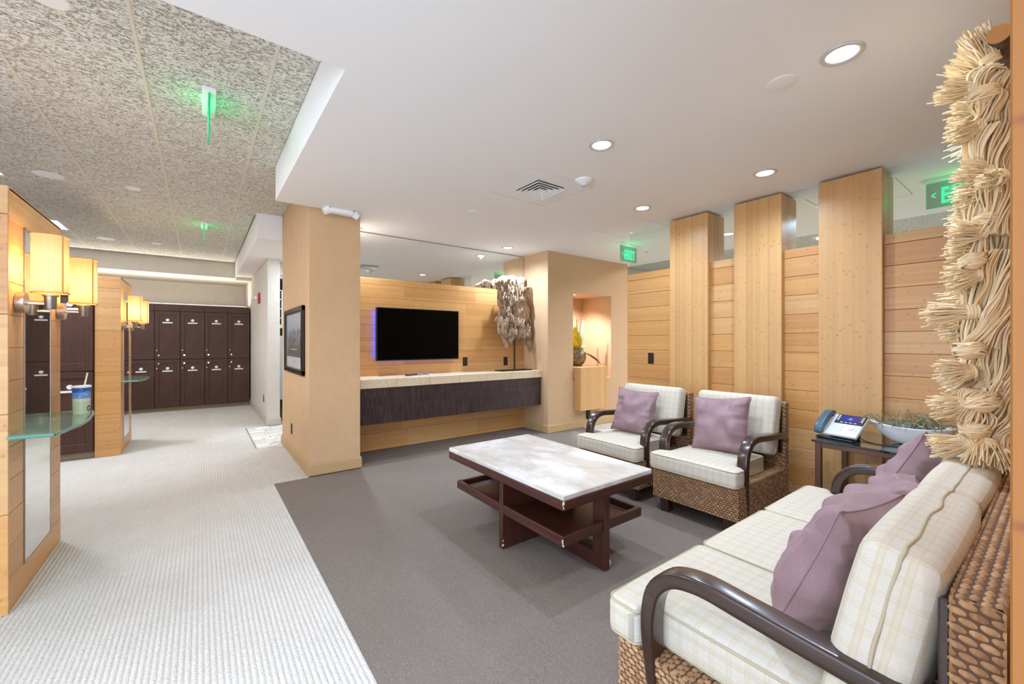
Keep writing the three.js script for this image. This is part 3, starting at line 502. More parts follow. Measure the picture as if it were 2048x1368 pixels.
// ------------------------------------------------------------------ television, console and things on the wall
{ const t = thing('television', 'black flat television mounted on the bamboo wall', 'television', [2.178, 1.372, -4.805]);
  mesh('case', slab(-.542, .542, -.314, .314, -.035, .01, .004), black, t); mesh('screen', slab(-.534, .534, -.302, .306, .008, .0125, .001), phys({ color: 0x010101, roughness: .3, specularIntensity: .15 }), t);
  mesh('wall_mount', slab(-.2, .2, -.15, .15, -.073, -.035, .002), black, t);
  const bl = std({ color: 0x2038ff, emissive: 0x2a3cff, emissiveIntensity: 2.2 });
  mesh('glow_strip', merge([slab(-.537, -.527, -.29, .29, -.065, -.0355, .001), slab(-.5, .5, -.309, -.30, -.065, -.0355, .001)]), bl, t);
  const l = new THREE.RectAreaLight(0x2038ff, 14, .02, .58); l.position.set(-.538, 0, -.055); l.rotation.y = Math.PI / 2; t.add(l);
  const l2 = new THREE.RectAreaLight(0x5038ff, 2.5, 1.0, .02); l2.position.set(0, -.31, -.055); l2.rotation.x = -Math.PI / 2; t.add(l2); }
{ const c = thing('wall_console', 'floating console with a travertine top and dark strip-tiled front under the television', 'console', [2.6, 0, -4.88]);
  mesh('stone_top', slab(-1.292, 1.288, .78, .88, 0, .415, .004, 'x'), travertine, c).userData.label = 'beige travertine top';
  mesh('carcass', slab(-1.292, 1.288, .39, .779, 0, .38, .002), grout, c);
  const secs = [-1.292, -.73, -.28, .17, .62, 1.288];
  for (let i = 0; i < 5; i++) { const d = mesh('tiled_front', slab(secs[i] + .002, secs[i + 1] - .002, .386, .779, .38, .387, .001), grout, c);
    const by = [[], [], []]; for (let r = 0; r < 4; r++) for (let x = secs[i] + .004; x < secs[i + 1] - .008; x += .0165) by[Math.floor(rnd() * 3)].push(slab(x, x + .0148, .388 + r * .098, .388 + r * .098 + .0955, .386, .391 + rr(0, .0035), .001));
    by.forEach((b, k) => { const m = mesh('strip_tiles', merge(b), espressoTiles[k], d); m.userData.kind = 'stuff'; m.userData.label = 'narrow espresso-brown mosaic strips'; }); } }
function plate(pos, turn, label, mat = black, toggles = 2) {
  const p = thing('wall_plate', label, 'wall plate', pos, turn); mesh('cover', slab(-.036, .036, -.06, .06, 0, .006, .003), mat, p);
  for (const s of toggles === 2 ? [-1, 1] : [0]) mesh('socket', slab(-.017, .017, s * .024 - .014, s * .024 + .014, .006, .009, .002), std({ color: 0x1c1a19, roughness: .6 }), p);
}
plate([2.865, 1.016, -4.88], 0, 'black outlet plate on the bamboo wall just right of the television');
plate([3.542, 1.004, -4.88], 0, 'black outlet plate on the bamboo wall behind the driftwood stand');
plate([PF - .005, 1.1, -2.76], -Math.PI / 2, 'black switch plate on the partition plank beside the first pillar', black, 1);
plate([.827, .30, -5.25], -Math.PI / 2, 'dark outlet plate low on the tan pier below the picture', std({ color: 0x3b2f26, roughness: .5 }));
plate([.818, .37, -7.75], -Math.PI / 2, 'dark outlet plate low on the grey wall', std({ color: 0x4b443c, roughness: .5 }));
{ const f = thing('fire_alarm', 'red fire alarm with a white strobe on the grey wall', 'alarm', [.818, 2.03, -8.3], -Math.PI / 2); mesh('backplate', slab(-.06, .06, -.09, .09, 0, .03, .004), std({ color: 0xb8262a, roughness: .4 }), f); mesh('strobe', slab(-.04, .04, -.025, .03, .03, .085, .012), whiteGloss, f); }
{ const r = thing('remote_control', 'dark remote control on the travertine console', 'remote', [2.02, .88, -4.7], .35); mesh('case', slab(-.085, .085, 0, .018, -.022, .022, .006), std({ color: 0x15161a, roughness: .45 }), r);
  for (let i = 0; i < 6; i++) for (const s of [-1, 1]) mesh('button', cbox(.012, .003, .008, .001), std({ color: 0x5a6068, roughness: .6 }), r, [-.06 + i * .022, .019, s * .009]); }
{ const r = thing('folded_card', 'white and blue folded card lying by the remote', 'card', [2.2, .88, -4.68], -.3); mesh('sheet', slab(-.07, .07, 0, .003, -.05, .05, .001), whiteMetal, r); const q = mesh('flap', slab(-.07, .07, 0, .003, -.045, .045, .001), std({ color: 0x4d7f9e, roughness: .5 }), r, [-.03, .012, .0]); q.rotation.z = -.15; }
// framed picture
{ const p = thing('framed_picture', 'framed misty landscape print on the side of the tan pier', 'picture', [.827, 1.295, -5.03], -Math.PI / 2);
  const w = 1.06, h = .70, fr = .055; mesh('frame', merge([slab(-w / 2, w / 2, h / 2 - fr, h / 2, 0, .035, .008), slab(-w / 2, w / 2, -h / 2, -h / 2 + fr, 0, .035, .008), slab(-w / 2, -w / 2 + fr, -h / 2, h / 2, 0, .035, .008), slab(w / 2 - fr, w / 2, -h / 2, h / 2, 0, .035, .008)]), std({ color: 0x241d1a, roughness: .35 }), p);
  const g = new THREE.PlaneGeometry(w - .08, h - .08), cv = document.createElement('canvas'); cv.width = 512; cv.height = 384; const x = cv.getContext('2d');
  x.fillStyle = '#d9d6d2'; x.fillRect(0, 0, 512, 384); const sky = x.createLinearGradient(0, 16, 0, 300); sky.addColorStop(0, '#c8cdd0'); sky.addColorStop(.5, '#a5aab2'); sky.addColorStop(1, '#6d6862'); x.fillStyle = sky; x.fillRect(18, 14, 476, 288);
  for (let i = 0; i < 240; i++) { const yy = rr(120, 296), xx = rr(24, 488), s = rr(6, 26), k = (yy - 120) / 180; x.fillStyle = `rgba(${70 + rr(0, 40)},${66 + rr(0, 36)},${60 + rr(0, 30)},${.15 + .35 * k})`; x.beginPath(); x.ellipse(xx, Math.min(yy, 296 - s), s, s * rr(.6, 1.2), 0, 0, 7); x.fill(); }
  x.fillStyle = '#c9b98c'; x.fillRect(150, 246, 190, 9); x.fillStyle = '#8c8880'; x.fillRect(215, 332, 90, 4);
  const t = new THREE.CanvasTexture(cv); t.colorSpace = THREE.SRGBColorSpace; mesh('print', g, phys({ map: t, roughness: .6, clearcoat: .8, clearcoatRoughness: .05 }), p, [0, 0, .012]); mesh('backing', slab(-w / 2 + .02, w / 2 - .02, -h / 2 + .02, h / 2 - .02, 0, .01, .001), black, p); }

// ------------------------------------------------------------------ driftwood sculpture
{ const s = thing('driftwood_sculpture', 'gnarled driftwood slab on a black rod stand at the end of the console', 'sculpture', [3.54, .88, -4.66]);
  const loc = (px, py, dz = 0) => { const p = onZ(px, py, -4.66); return V(p.x - 3.575, p.y - .88, dz); };
  const Q = (a, b, dz) => loc(700 + a / 4.024, 440 + b / 4.024, dz);
  const caps = [[Q(1225, 500, .03), Q(1235, 740, .02), .042, .05], [Q(1245, 495, .0), Q(1320, 650, .03), .05, .045], [Q(1330, 500, -.03), Q(1380, 800, -.02), .06, .07], [Q(1410, 500, -.05), Q(1430, 830, -.04), .06, .055], [Q(1455, 560, -.06), Q(1460, 860, -.05), .03, .04], [Q(1280, 780, .05), Q(1440, 905, .0), .045, .05], [Q(1430, 880, 0), Q(1470, 1085, -.01), .06, .006], [Q(1215, 800, .03), Q(1225, 900, .03), .045, .04], [Q(1215, 890, .03), Q(1272, 1035, .03), .035, .008], [Q(1240, 900, .03), Q(1310, 960, .02), .04, .03], [Q(1300, 900, .02), Q(1420, 930, .01), .05, .05], [Q(1300, 620, .04), Q(1240, 860, .05), .03, .035], [Q(1185, 510, .04), Q(1280, 480, .02), .028, .03], [Q(1320, 470, -.02), Q(1345, 520, -.02), .035, .05], [Q(1300, 940, .03), Q(1305, 1020, .03), .03, .008], [Q(1390, 560, -.05), Q(1400, 760, -.04), .075, .075], [Q(1260, 560, -.01), Q(1300, 840, -.01), .05, .045]];
  const N = 112, mc = new MarchingCubes(N, new THREE.MeshBasicMaterial(), false, false, 600000), S = .62, cx = 0, cy = loc(1033, 632).y, cz = 0;
  mc.isolation = 0; const ab = V(), ap = V(), pt = V();
  for (let k = 0; k < N; k++) for (let j = 0; j < N; j++) for (let i = 0; i < N; i++) {
    pt.set((i / N * 2 - 1) * S + cx, (j / N * 2 - 1) * S + cy, (k / N * 2 - 1) * S + cz);
    let dmin = 9; for (const [a, b, r0, r1] of caps) { ab.copy(b).sub(a); ap.copy(pt).sub(a); const t = Math.max(0, Math.min(1, ap.dot(ab) / ab.lengthSq())); ap.addScaledVector(ab, -t); const d = Math.hypot(ap.x, ap.y, ap.z * 1.1) - (r0 + (r1 - r0) * t) * 1.45; const kk = .022, h = Math.max(kk - Math.abs(dmin - d), 0) / kk; dmin = Math.min(dmin, d) - h * h * kk / 4; }
    const grain = Math.abs(n3(pt.x * 46 + 4 * n3(pt.x * 8, pt.y * 8, 3 + pt.z * 8), pt.y * 9 + 50, pt.z * 46 + 90) - .5) * 2, lump = n3(pt.x * 17 + 9, pt.y * 13 + 4, pt.z * 17 + 40) - .5;
    mc.field[k * N * N + j * N + i] = -(dmin + .034 * Math.pow(1 - grain, 2) - .008 + .03 * lump + .012 * (n3(pt.x * 90, pt.y * 60, pt.z * 90 + 5) - .5));
  }
  mc.update(); const cnt = mc.count; const g = new THREE.BufferGeometry(); const P = new Float32Array(cnt * 3); for (let i = 0; i < cnt; i++) { P[3 * i] = mc.positionArray[3 * i] * S + cx; P[3 * i + 1] = mc.positionArray[3 * i + 1] * S + cy; P[3 * i + 2] = mc.positionArray[3 * i + 2] * S + cz; }
  g.setAttribute('position', new THREE.BufferAttribute(P, 3)); g.setAttribute('normal', new THREE.BufferAttribute(mc.normalArray.slice(0, cnt * 3), 3));
  const col = new Float32Array(cnt * 3); for (let i = 0; i < cnt; i++) { const q = n3(P[3 * i] * 50, P[3 * i + 1] * 9 + 8, P[3 * i + 2] * 50 + 30), w = n3(P[3 * i] * 6 + 70, P[3 * i + 1] * 6, P[3 * i + 2] * 6 + 9), c = mix([.32, .19, .105], [.78, .57, .38], Math.pow(.65 * q + .35 * w, 1.1)); col.set(c, 3 * i); }
  g.setAttribute('color', new THREE.BufferAttribute(col, 3)); mesh('driftwood', metreUV(g), std({ vertexColors: true, roughness: .95, bumpMap: tex(256, 256, .12, .3, gray((u, v) => .6 * vn(u * 60, v * 16, 60, 16, 151) + .4 * vn(u * 120, v * 60, 120, 60, 152)), false), bumpScale: .006 }), s);
  mesh('rod', new THREE.CylinderGeometry(.013, .013, .5, 16), black, s, [0, .26, 0]); mesh('stand_plate', slab(-.27, .25, 0, .012, -.1, .1, .003), black, s); }

// ------------------------------------------------------------------ niche: pedestal, pot, plants
{ const p = thing('display_block', 'bamboo block shelf hung in front of the lit niche', 'shelf', [4.695, 0, -4.35]);
  mesh('block', merge([slab(-.285, .285, .275, .91, .002, .13, .003, 'y', .2, .4), slab(-.285, .285, .73, .91, -.4, .001, .003, 'z', .2, .4)]), bamboo[0], p);
  mesh('bracket', slab(-.03, .03, .12, .275, .0, .03, .002), black, p);
  const l = new THREE.SpotLight(0xf4f4ff, LIGHT.niche, 0, 1.0, .5, 2);
  const f = thing('downlight', 'small spot light in the top of the display niche', 'downlight', [4.55, 2.003, -4.5], 0, 'recessed ceiling downlights'); const rg = ringGeo.clone().scale(.6, 1, .6); mesh('trim_ring', rg, chrome, f); const lg = lensGeo.clone().scale(.6, 1, .6); mesh('lens', lg, lampGlow, f);
  l.position.set(0, -.02, 0); l.target.position.set(.32, -1.1, -.28); l.castShadow = true; f.add(l, l.target); }
{ const pot = thing('ceramic_pot', 'round mottled green-gold pot on the niche block', 'pot', [4.66, .91, -4.53]);
  const prof = [[.001, 0], [.06, 0], [.1, .04], [.128, .1], [.135, .15], [.12, .21], [.09, .245], [.085, .26], [.093, .27], [.08, .268], [.075, .24], [.001, .22]].map(q => new THREE.Vector2(...q));
  const pm = tex(256, 128, 1, 1, (u, v) => mix(mix([64, 56, 30], [128, 116, 70], fbm(u, v, 10, 131, 3)), [150, 120, 60], .3 * vn(u * 40, v * 20, 40, 20, 132)));
  mesh('body', new THREE.LatheGeometry(prof, 40), phys({ map: pm, roughness: .3, clearcoat: .5 }), pot);
  mesh('rim', new THREE.TorusGeometry(.088, .006, 8, 32).rotateX(Math.PI / 2), phys({ map: pm, roughness: .3 }), pot, [0, .266, 0]);
  const a = thing('plant_arrangement', 'tropical arrangement of yellow-green leaves and sticks in the niche pot', 'plant', [4.66, 1.14, -4.53]);
  function leaf(base, dir, len, wid, bend, colr) { const n = 10, P = [], I = []; const side = V(dir.z, .15, -dir.x).normalize(); for (let i = 0; i <= n; i++) { const t = i / n, w = wid * Math.sin(Math.PI * Math.pow(t, .7)) * (1 - .25 * t) + .002, c = base.clone().addScaledVector(dir, len * t).add(V(0, -bend * t * t, 0)); const L = c.clone().addScaledVector(side, -w), R = c.clone().addScaledVector(side, w), M = c.clone().add(V(0, -.15 * w, .1 * w)); P.push(L.x, L.y, L.z, M.x, M.y, M.z, R.x, R.y, R.z); if (i < n) { const k = 3 * i; I.push(k, k + 1, k + 3, k + 3, k + 1, k + 4, k + 1, k + 2, k + 4, k + 4, k + 2, k + 5); } }
    const g = new THREE.BufferGeometry(); g.setAttribute('position', new THREE.Float32BufferAttribute(P, 3)); g.setIndex(I); g.computeVertexNormals(); mesh('leaf', g, std({ color: colr, roughness: .5, side: THREE.DoubleSide }), a); }
  const b0 = V(0, 0, 0);
  leaf(b0, V(-.35, .9, .2).normalize(), .42, .1, .0, 0xb9b02c); leaf(b0, V(-.12, .95, .25).normalize(), .3, .07, .0, 0x8b9440); leaf(b0, V(.2, .8, .3).normalize(), .2, .05, .04, 0x9aa36c); leaf(b0, V(.4, .5, .3).normalize(), .22, .05, .06, 0xb6bb8e); leaf(b0, V(-.5, .75, .1).normalize(), .34, .07, .02, 0xe0c22a); leaf(b0, V(-.2, .95, -.1).normalize(), .36, .06, 0, 0x5f6f2c); leaf(b0, V(.05, .9, .3).normalize(), .22, .05, 0, 0x7c8a58);
  leaf(b0.clone().add(V(.05, -.02, .1)), V(.8, -.25, .15).normalize(), .34, .09, .1, 0x4a2022); leaf(b0, V(.6, .5, .2).normalize(), .2, .035, .03, 0x9aa36c); leaf(b0, V(-.1, 1, .25).normalize(), .5, .025, 0, 0xd9d0a4);
  for (let i = 0; i < 14; i++) { const d = V(i % 2 ? rr(.25, .65) : rr(-.4, .1), 1, rr(-.1, .2)).normalize(), L = rr(.3, .56); mesh('stick', tube([b0.clone(), b0.clone().addScaledVector(d, L * .5).add(V(.01, 0, 0)), b0.clone().addScaledVector(d, L)], .0055, 8, 6), std({ color: [0x8d9a86, 0xcbbf9c, 0x6f7d72][i % 3], roughness: .7 }), a); } }

// ------------------------------------------------------------------ coffee table
{ const x0 = 1.45, x1 = 2.19, z0 = -2.70, z1 = -1.505, cx = (x0 + x1) / 2, cz = (z0 + z1) / 2, t = thing('coffee_table', 'low coffee table with a pale marble top and dark mahogany pinwheel base', 'table', [cx, 0, cz]);
  const hx = (x1 - x0) / 2, hz = (z1 - z0) / 2;
  mesh('marble_top', cbox(2 * hx, .03, 2 * hz, .005, 'z', .2, .1), marble, t, [0, .497, 0]);
  mesh('top_frame', merge([slab(-hx, hx, .432, .482, -hz, -hz + .06, .003, 'x'), slab(-hx, hx, .432, .482, hz - .06, hz, .003, 'x'), slab(-hx, -hx + .06, .432, .482, -hz + .06, hz - .06, .003, 'z'), slab(hx - .06, hx, .432, .482, -hz + .06, hz - .06, .003, 'z'), slab(-hx + .05, hx - .05, .47, .482, -hz + .05, hz - .05, .001, 'z')]), mahogany, t);
  mesh('cross_panel', slab(-hx + .04, hx - .04, .001, .432, -.02, .02, .003, 'y'), mahogany, t);
  const sx = hx - .055, sz = hz - .06;
  for (const s of [-1, 1]) {
    mesh('leg', slab(-.02, .025, .001, .432, s * (sz - .02) - .045, s * (sz - .02) + .045, .003, 'y'), mahogany, t);
    mesh('foot_rail', slab(-.02, .025, .001, .085, Math.min(s * .02, s * (sz - .06)), Math.max(s * .02, s * (sz - .06)), .003, 'z'), mahogany, t);
    mesh('shelf', merge([slab(-sx, sx, .225, .245, Math.min(s * .02, s * (sz - .001)), Math.max(s * .02, s * (sz - .001)), .002, 'z'), slab(-sx, -.022, .22, .275, s * sz - .014, s * sz + .014, .003, 'x'), slab(.027, sx, .22, .275, s * sz - .014, s * sz + .014, .003, 'x'), slab(-sx - .014, -sx + .014, .22, .275, Math.min(s * .02, s * (sz + .014)), Math.max(s * .02, s * (sz + .014)), .003, 'z'), slab(sx - .014, sx + .014, .22, .275, Math.min(s * .02, s * (sz + .014)), Math.max(s * .02, s * (sz + .014)), .003, 'z')]), mahogany, t);
  }
  // worn corners
  for (const [x, y, z, h] of [[-hx, .457, hz, .045], [-sx - .013, .247, sz + .013, .05], [-hx + .041, .03, .019, .06], [.024, .05, sz + .024, .05]]) for (let k = 0; k < 5; k++) mesh('worn_chip', cbox(rr(.004, .009), rr(.006, .016), rr(.004, .009), .0015), chipWood, t, [x + rr(-.001, .004), y + rr(-.5, .5) * h, z - rr(-.001, .004)]);
}

// ------------------------------------------------------------------ woven seating
function wovenPanel(w, h, cell, amp, dens) {
  if (dens < 2) { amp = 0; cell = .05; dens = 1; }   // in xy plane facing +z, centred
  const nx = Math.max(2, Math.round(w / cell * dens)), ny = Math.max(2, Math.round(h / cell * dens)), g = new THREE.PlaneGeometry(w, h, nx, ny), p = g.attributes.position, col = new Float32Array(p.count * 3);
  for (let i = 0; i < p.count; i++) { const x = p.getX(i) + w / 2, y = p.getY(i) + h / 2, row = Math.floor(y / cell), a = Math.abs(Math.sin(Math.PI * y / cell)), ph = x / (1.7 * cell) + (row % 2) * .5 + .25 * (y / cell - row), b = .5 + .5 * Math.cos(2 * Math.PI * ph);
    p.setZ(i, amp * (Math.pow(a, .6) * (.35 + .65 * b) - .5)); const k = hash(Math.floor(ph + .5), row, 5), f = vn(x * 300, y * 90, 1e6, 1e6, 3); col.set(mix([.22, .10, .042], [.62, .37, .18], .55 * k + .45 * f), 3 * i); }
  g.setAttribute('color', new THREE.BufferAttribute(col, 3)); g.computeVertexNormals(); return g;
}
function wovenBox(x0, x1, y0, y1, z0, z1, q, cell = .0155) {   // q: samples per cell for -x +x -z +z top
  const a = .0085, w = x1 - x0, h = y1 - y0, d = z1 - z0, cx = (x0 + x1) / 2, cy = (y0 + y1) / 2, cz = (z0 + z1) / 2, L = [];
  L.push(wovenPanel(d, h, cell, a, q[0]).rotateY(-Math.PI / 2).translate(x0, cy, cz), wovenPanel(d, h, cell, a, q[1]).rotateY(Math.PI / 2).translate(x1, cy, cz), wovenPanel(w, h, cell, a, q[2]).rotateY(Math.PI).translate(cx, cy, z0), wovenPanel(w, h, cell, a, q[3]).translate(cx, cy, z1), wovenPanel(w, d, cell, a, q[4]).rotateX(-Math.PI / 2).translate(cx, y1, cz), wovenPanel(w, d, cell, a, .3).rotateX(Math.PI / 2).translate(cx, y0, cz));
  const c = slab(x0 + .001, x1 - .001, y0 + .001, y1 - .001, z0 + .001, z1 - .001, .004); const n = c.attributes.position.count, cc2 = new Float32Array(n * 3); for (let i = 0; i < n; i++) cc2.set([.12, .06, .03], 3 * i); c.setAttribute('color', new THREE.BufferAttribute(cc2, 3)); L.push(c);
  return merge(L);
}
function puffBox(w, h, d, r, puff, axis, shapeFn) {
  const seg = v => Math.max(10, Math.round(v / .022)), g = new THREE.BoxGeometry(w, h, d, seg(w), Math.max(10, seg(h)), seg(d)), p = g.attributes.position, v = V(), inn = V();
  for (let i = 0; i < p.count; i++) {
    v.fromBufferAttribute(p, i); inn.set(THREE.MathUtils.clamp(v.x, -w / 2 + r, w / 2 - r), THREE.MathUtils.clamp(v.y, -h / 2 + r, h / 2 - r), THREE.MathUtils.clamp(v.z, -d / 2 + r, d / 2 - r));
    const dd = v.clone().sub(inn); if (dd.lengthSq() > 0) v.copy(inn).addScaledVector(dd.normalize(), r);
    const a = 2 * v.x / w, b = 2 * v.y / h, c = 2 * v.z / d, bub = (p1, p2) => Math.max(0, 1 - p1 * p1) * Math.max(0, 1 - p2 * p2);
    if (axis === 'y') v.y += Math.sign(v.y) * puff * bub(a, c) * Math.min(1, Math.abs(b) * 1.2); else v.z += Math.sign(v.z) * puff * bub(a, b) * Math.min(1, Math.abs(c) * 1.2);
    const wv = (n3(v.x * 9 + 40, v.y * 9 + 20, v.z * 9 + 60) - .5) * .006; v.addScaledVector(dd, wv); if (shapeFn) shapeFn(v); p.setXYZ(i, v.x, v.y, v.z);
  }
  g.computeVertexNormals(); return g;
}
function seating(name, label, category, pos, turn, W, n, q, group) {
  const s = thing(name, label, category, pos, turn, group), hw = W / 2;
  mesh('woven_base', wovenBox(-hw + .012, hw - .012, .105, .325, -.385, .36, [q.l, q.r, q.f, .4, q.t]), weave, s);
  for (const a of [-1, 1]) for (const b of [-.33, .30]) mesh('foot', cbox(.07, .105, .07, .006), armWood, s, [a * (hw - .09), .0525, b]);
  mesh('woven_back', wovenBox(-hw + .012, hw - .012, .12, .82, .362, .43, [q.bl, q.br, q.t, q.bb, q.bt]), weave, s);
  mesh('back_rail', slab(-hw + .03, hw - .03, .44, .80, .345, .362, .004, 'x'), armWood, s);
  const cw = W / n;
  for (let i = 0; i < n; i++) {
    const cx = -hw + cw * (i + .5), L = i === 0, R = i === n - 1, dz = .60, wq = cw - .006;
    const notch = v => { const k = THREE.MathUtils.smoothstep(v.z, -.185, -.155) * .072; if (L && v.x < 0) v.x += k * Math.min(1, -2 * v.x / wq); if (R && v.x > 0) v.x -= k * Math.min(1, 2 * v.x / wq); };
    const c = mesh('seat_cushion', metreUV(puffBox(wq, .122, dz, .028, .012, 'y', notch), 'z'), plaid, s, [cx, .385, -.13]);
    const ring = []; for (const y of [.05, -.05]) { const pts = []; const a = wq / 2 - .004, b = dz / 2 - .004, add = (x, z) => { const v = V(x, y, z); notch(v); pts.push(v); }; const N = 14; for (let k = 0; k < N; k++) add(-a + 2 * a * (k + .5) / N, -b); for (let k = 0; k < N; k++) add(a, -b + 2 * b * (k + .5) / N); for (let k = 0; k < N; k++) add(a - 2 * a * (k + .5) / N, b); for (let k = 0; k < N; k++) add(-a, b - 2 * b * (k + .5) / N); ring.push(tube(pts, .0042, 160, 6, true)); }
    mesh('piping', merge(ring), piping, c);
    const bw = n > 1 ? cw - .008 : W - .05, bh = .43, bc = mesh('back_cushion', metreUV(puffBox(bw, bh, .135, .035, .022, 'z'), 'y'), plaid, s, [n > 1 ? cx + (L ? .02 : R ? -.02 : 0) * 1 : 0, .655, .255]); bc.rotation.x = .2;
    const pts = []; const a = bw / 2 - .001, b = bh / 2 - .001, rr2 = .03, N = 12; const corner = (x, y, t0) => { for (let k = 0; k <= 3; k++) { const t = t0 + k / 3 * Math.PI / 2; pts.push(V(x + rr2 * Math.cos(t), y + rr2 * Math.sin(t), rr(-.0015, .0015))); } };
    const side = (x0, y0, x1, y1) => { for (let k = 1; k < 6; k++) pts.push(V(x0 + (x1 - x0) * k / 6, y0 + (y1 - y0) * k / 6, rr(-.004, .004))); };
    corner(a - rr2, b - rr2, 0); side(a - rr2, b, -a + rr2, b); corner(-a + rr2, b - rr2, Math.PI / 2); side(-a, b - rr2, -a, -b + rr2); corner(-a + rr2, -b + rr2, Math.PI); side(-a + rr2, -b, a - rr2, -b); corner(a - rr2, -b + rr2, Math.PI * 1.5); side(a, -b + rr2, a, b - rr2);
    mesh('piping', tube(pts, .0045, 200, 6, true), piping, bc);
  }
  for (const a of [-1, 1]) { const x = a * (hw - .032), path = [[-.245, .13], [-.262, .26], [-.274, .38], [-.272, .46], [-.252, .535], [-.20, .588], [-.12, .608], [0, .602], [.13, .592], [.26, .584], [.385, .578]].map(p => V(0, p[1], p[0]));
    mesh('arm', sweepFlat(path, k => k < .25 ? .05 + .02 * k * 4 : .07, k => .026 + .022 * Math.min(1, k * 3.2), 56), armWood, s, [x, 0, 0]); }
  return s;
}
seating('sofa', 'three-seat woven sofa with plaid cream cushions and bentwood arms', 'sofa', [1.97, 0, -.49], 0, 1.78, 3, { l: 7, r: .4, f: .5, bl: 7, br: .4, bb: .4, bt: 7, t: 2.5 });
seating('armchair', 'woven armchair with plaid cushions beside the glass side table', 'armchair', [3.17, 0, -1.588], Math.PI / 2, .656, 1, { l: 6, r: .5, f: 6, bl: 5, br: .5, bb: .4, bt: 4, t: 4 });
seating('armchair', 'woven armchair with plaid cushions on the niche pier side', 'armchair', [3.16, 0, -2.35], Math.PI / 2, .656, 1, { l: 5, r: .5, f: 5, bl: 5, br: .5, bb: .4, bt: 4, t: 3.5 });
// velvet throw pillows
function pillowGeo(s, th, seed) {
  const n = 44, mk = sg => { const g = new THREE.PlaneGeometry(2, 2, n, n), p = g.attributes.position; for (let i = 0; i < p.count; i++) { const a = p.getX(i), b = p.getY(i), ea = Math.max(0, 1 - a * a), eb = Math.max(0, 1 - b * b);
    const wr = (n3(a * 2.2 + seed, b * 2.2 + seed * 3, 5) - .5) * .06 + (n3(a * 7 + seed, b * 2 + seed, 9) - .5) * .034 * (1 - eb) + (n3(a * 2 + seed, b * 7 + seed, 13) - .5) * .034 * (1 - ea);
    const z = sg * th * Math.pow(ea, .45) * Math.pow(eb, .45) + sg * wr * Math.pow(ea * eb, .3) * 1.2; p.setXYZ(i, s / 2 * a * (1 - .085 * eb), s / 2 * b * (1 - .085 * ea), z); }
    if (sg < 0) { const ix = g.index.array; for (let k = 0; k < ix.length; k += 3) { const t = ix[k]; ix[k] = ix[k + 1]; ix[k + 1] = t; } } g.computeVertexNormals(); return g; };
  return [mk(1), mk(-1)];
}
function pillow(label, c, yaw, tilt, roll, s, th, seed, cat = 'pillow') {
  const p = thing('throw_pillow', label, cat, c, 0, 'mauve velvet throw pillows'); p.rotation.order = 'YXZ'; p.rotation.set(tilt, yaw, roll);
  mesh('cover', metreUV(merge(pillowGeo(s, th, seed)), 'y'), velvet, p);
  const pts = []; for (const [a0, b0, a1, b1] of [[-1, -1, 1, -1], [1, -1, 1, 1], [1, 1, -1, 1], [-1, 1, -1, -1]]) for (let k = 0; k < 8; k++) { const t = k / 8, a = a0 + (a1 - a0) * t, b = b0 + (b1 - b0) * t; pts.push(V(s / 2 * a * (1 - .085 * (1 - b * b)), s / 2 * b * (1 - .085 * (1 - a * a)), 0)); } mesh('seam', tube(pts, .003, 120, 6, true), velvet, p);
}
pillow('mauve velvet pillow on the armchair beside the side table', [3.17, .655, -1.58], -Math.PI / 2 + .06, -.30, .09, .42, .105, 3);
pillow('mauve velvet pillow on the armchair on the niche pier side', [3.16, .65, -2.36], -Math.PI / 2 + .12, -.30, -.05, .40, .10, 11);
pillow('mauve velvet pillow at the sofa end without the side table', [1.50, .638, -.40], Math.PI - .15, -.38, .08, .42, .115, 17);
pillow('crumpled mauve velvet pillow on the sofa between the two other pillows', [2.0, .61, -.43], Math.PI + .1, -.6, .2, .44, .11, 23);
pillow('mauve velvet pillow standing on its corner at the sofa end by the side table', [2.55, .665, -.40], Math.PI - .35, -.3, .5, .36, .11, 31);

// ------------------------------------------------------------------ side table, phone, planter
{ const x0 = 3.30, x1 = 3.92, z0 = -1.035, z1 = -.3, y = .61, t = thing('side_table', 'square bronze-framed side table with a dark glass top', 'table', [(x0 + x1) / 2, 0, (z0 + z1) / 2]), hx = (x1 - x0) / 2, hz = (z1 - z0) / 2;
  mesh('glass_top', cbox(2 * hx, .014, 2 * hz, .004), tableGlass, t, [0, y + .007, 0]);
  const L = hx - .035, M = hz - .035; for (const a of [-1, 1]) for (const b of [-1, 1]) mesh('leg', cbox(.034, y, .034, .002), bronze, t, [a * L, y / 2, b * M]);
  for (const b of [-1, 1]) { mesh('top_rail', cbox(2 * L - .034, .034, .034, .002), bronze, t, [0, y - .017, b * M]); mesh('foot_rail', cbox(2 * L - .034, .03, .03, .002), bronze, t, [0, .2, b * M]); }
  for (const a of [-1, 1]) { mesh('top_rail', cbox(.034, .034, 2 * M - .034, .002), bronze, t, [a * L, y - .017, 0]); mesh('foot_rail', cbox(.03, .03, 2 * M - .034, .002), bronze, t, [a * L, .2, 0]); } }
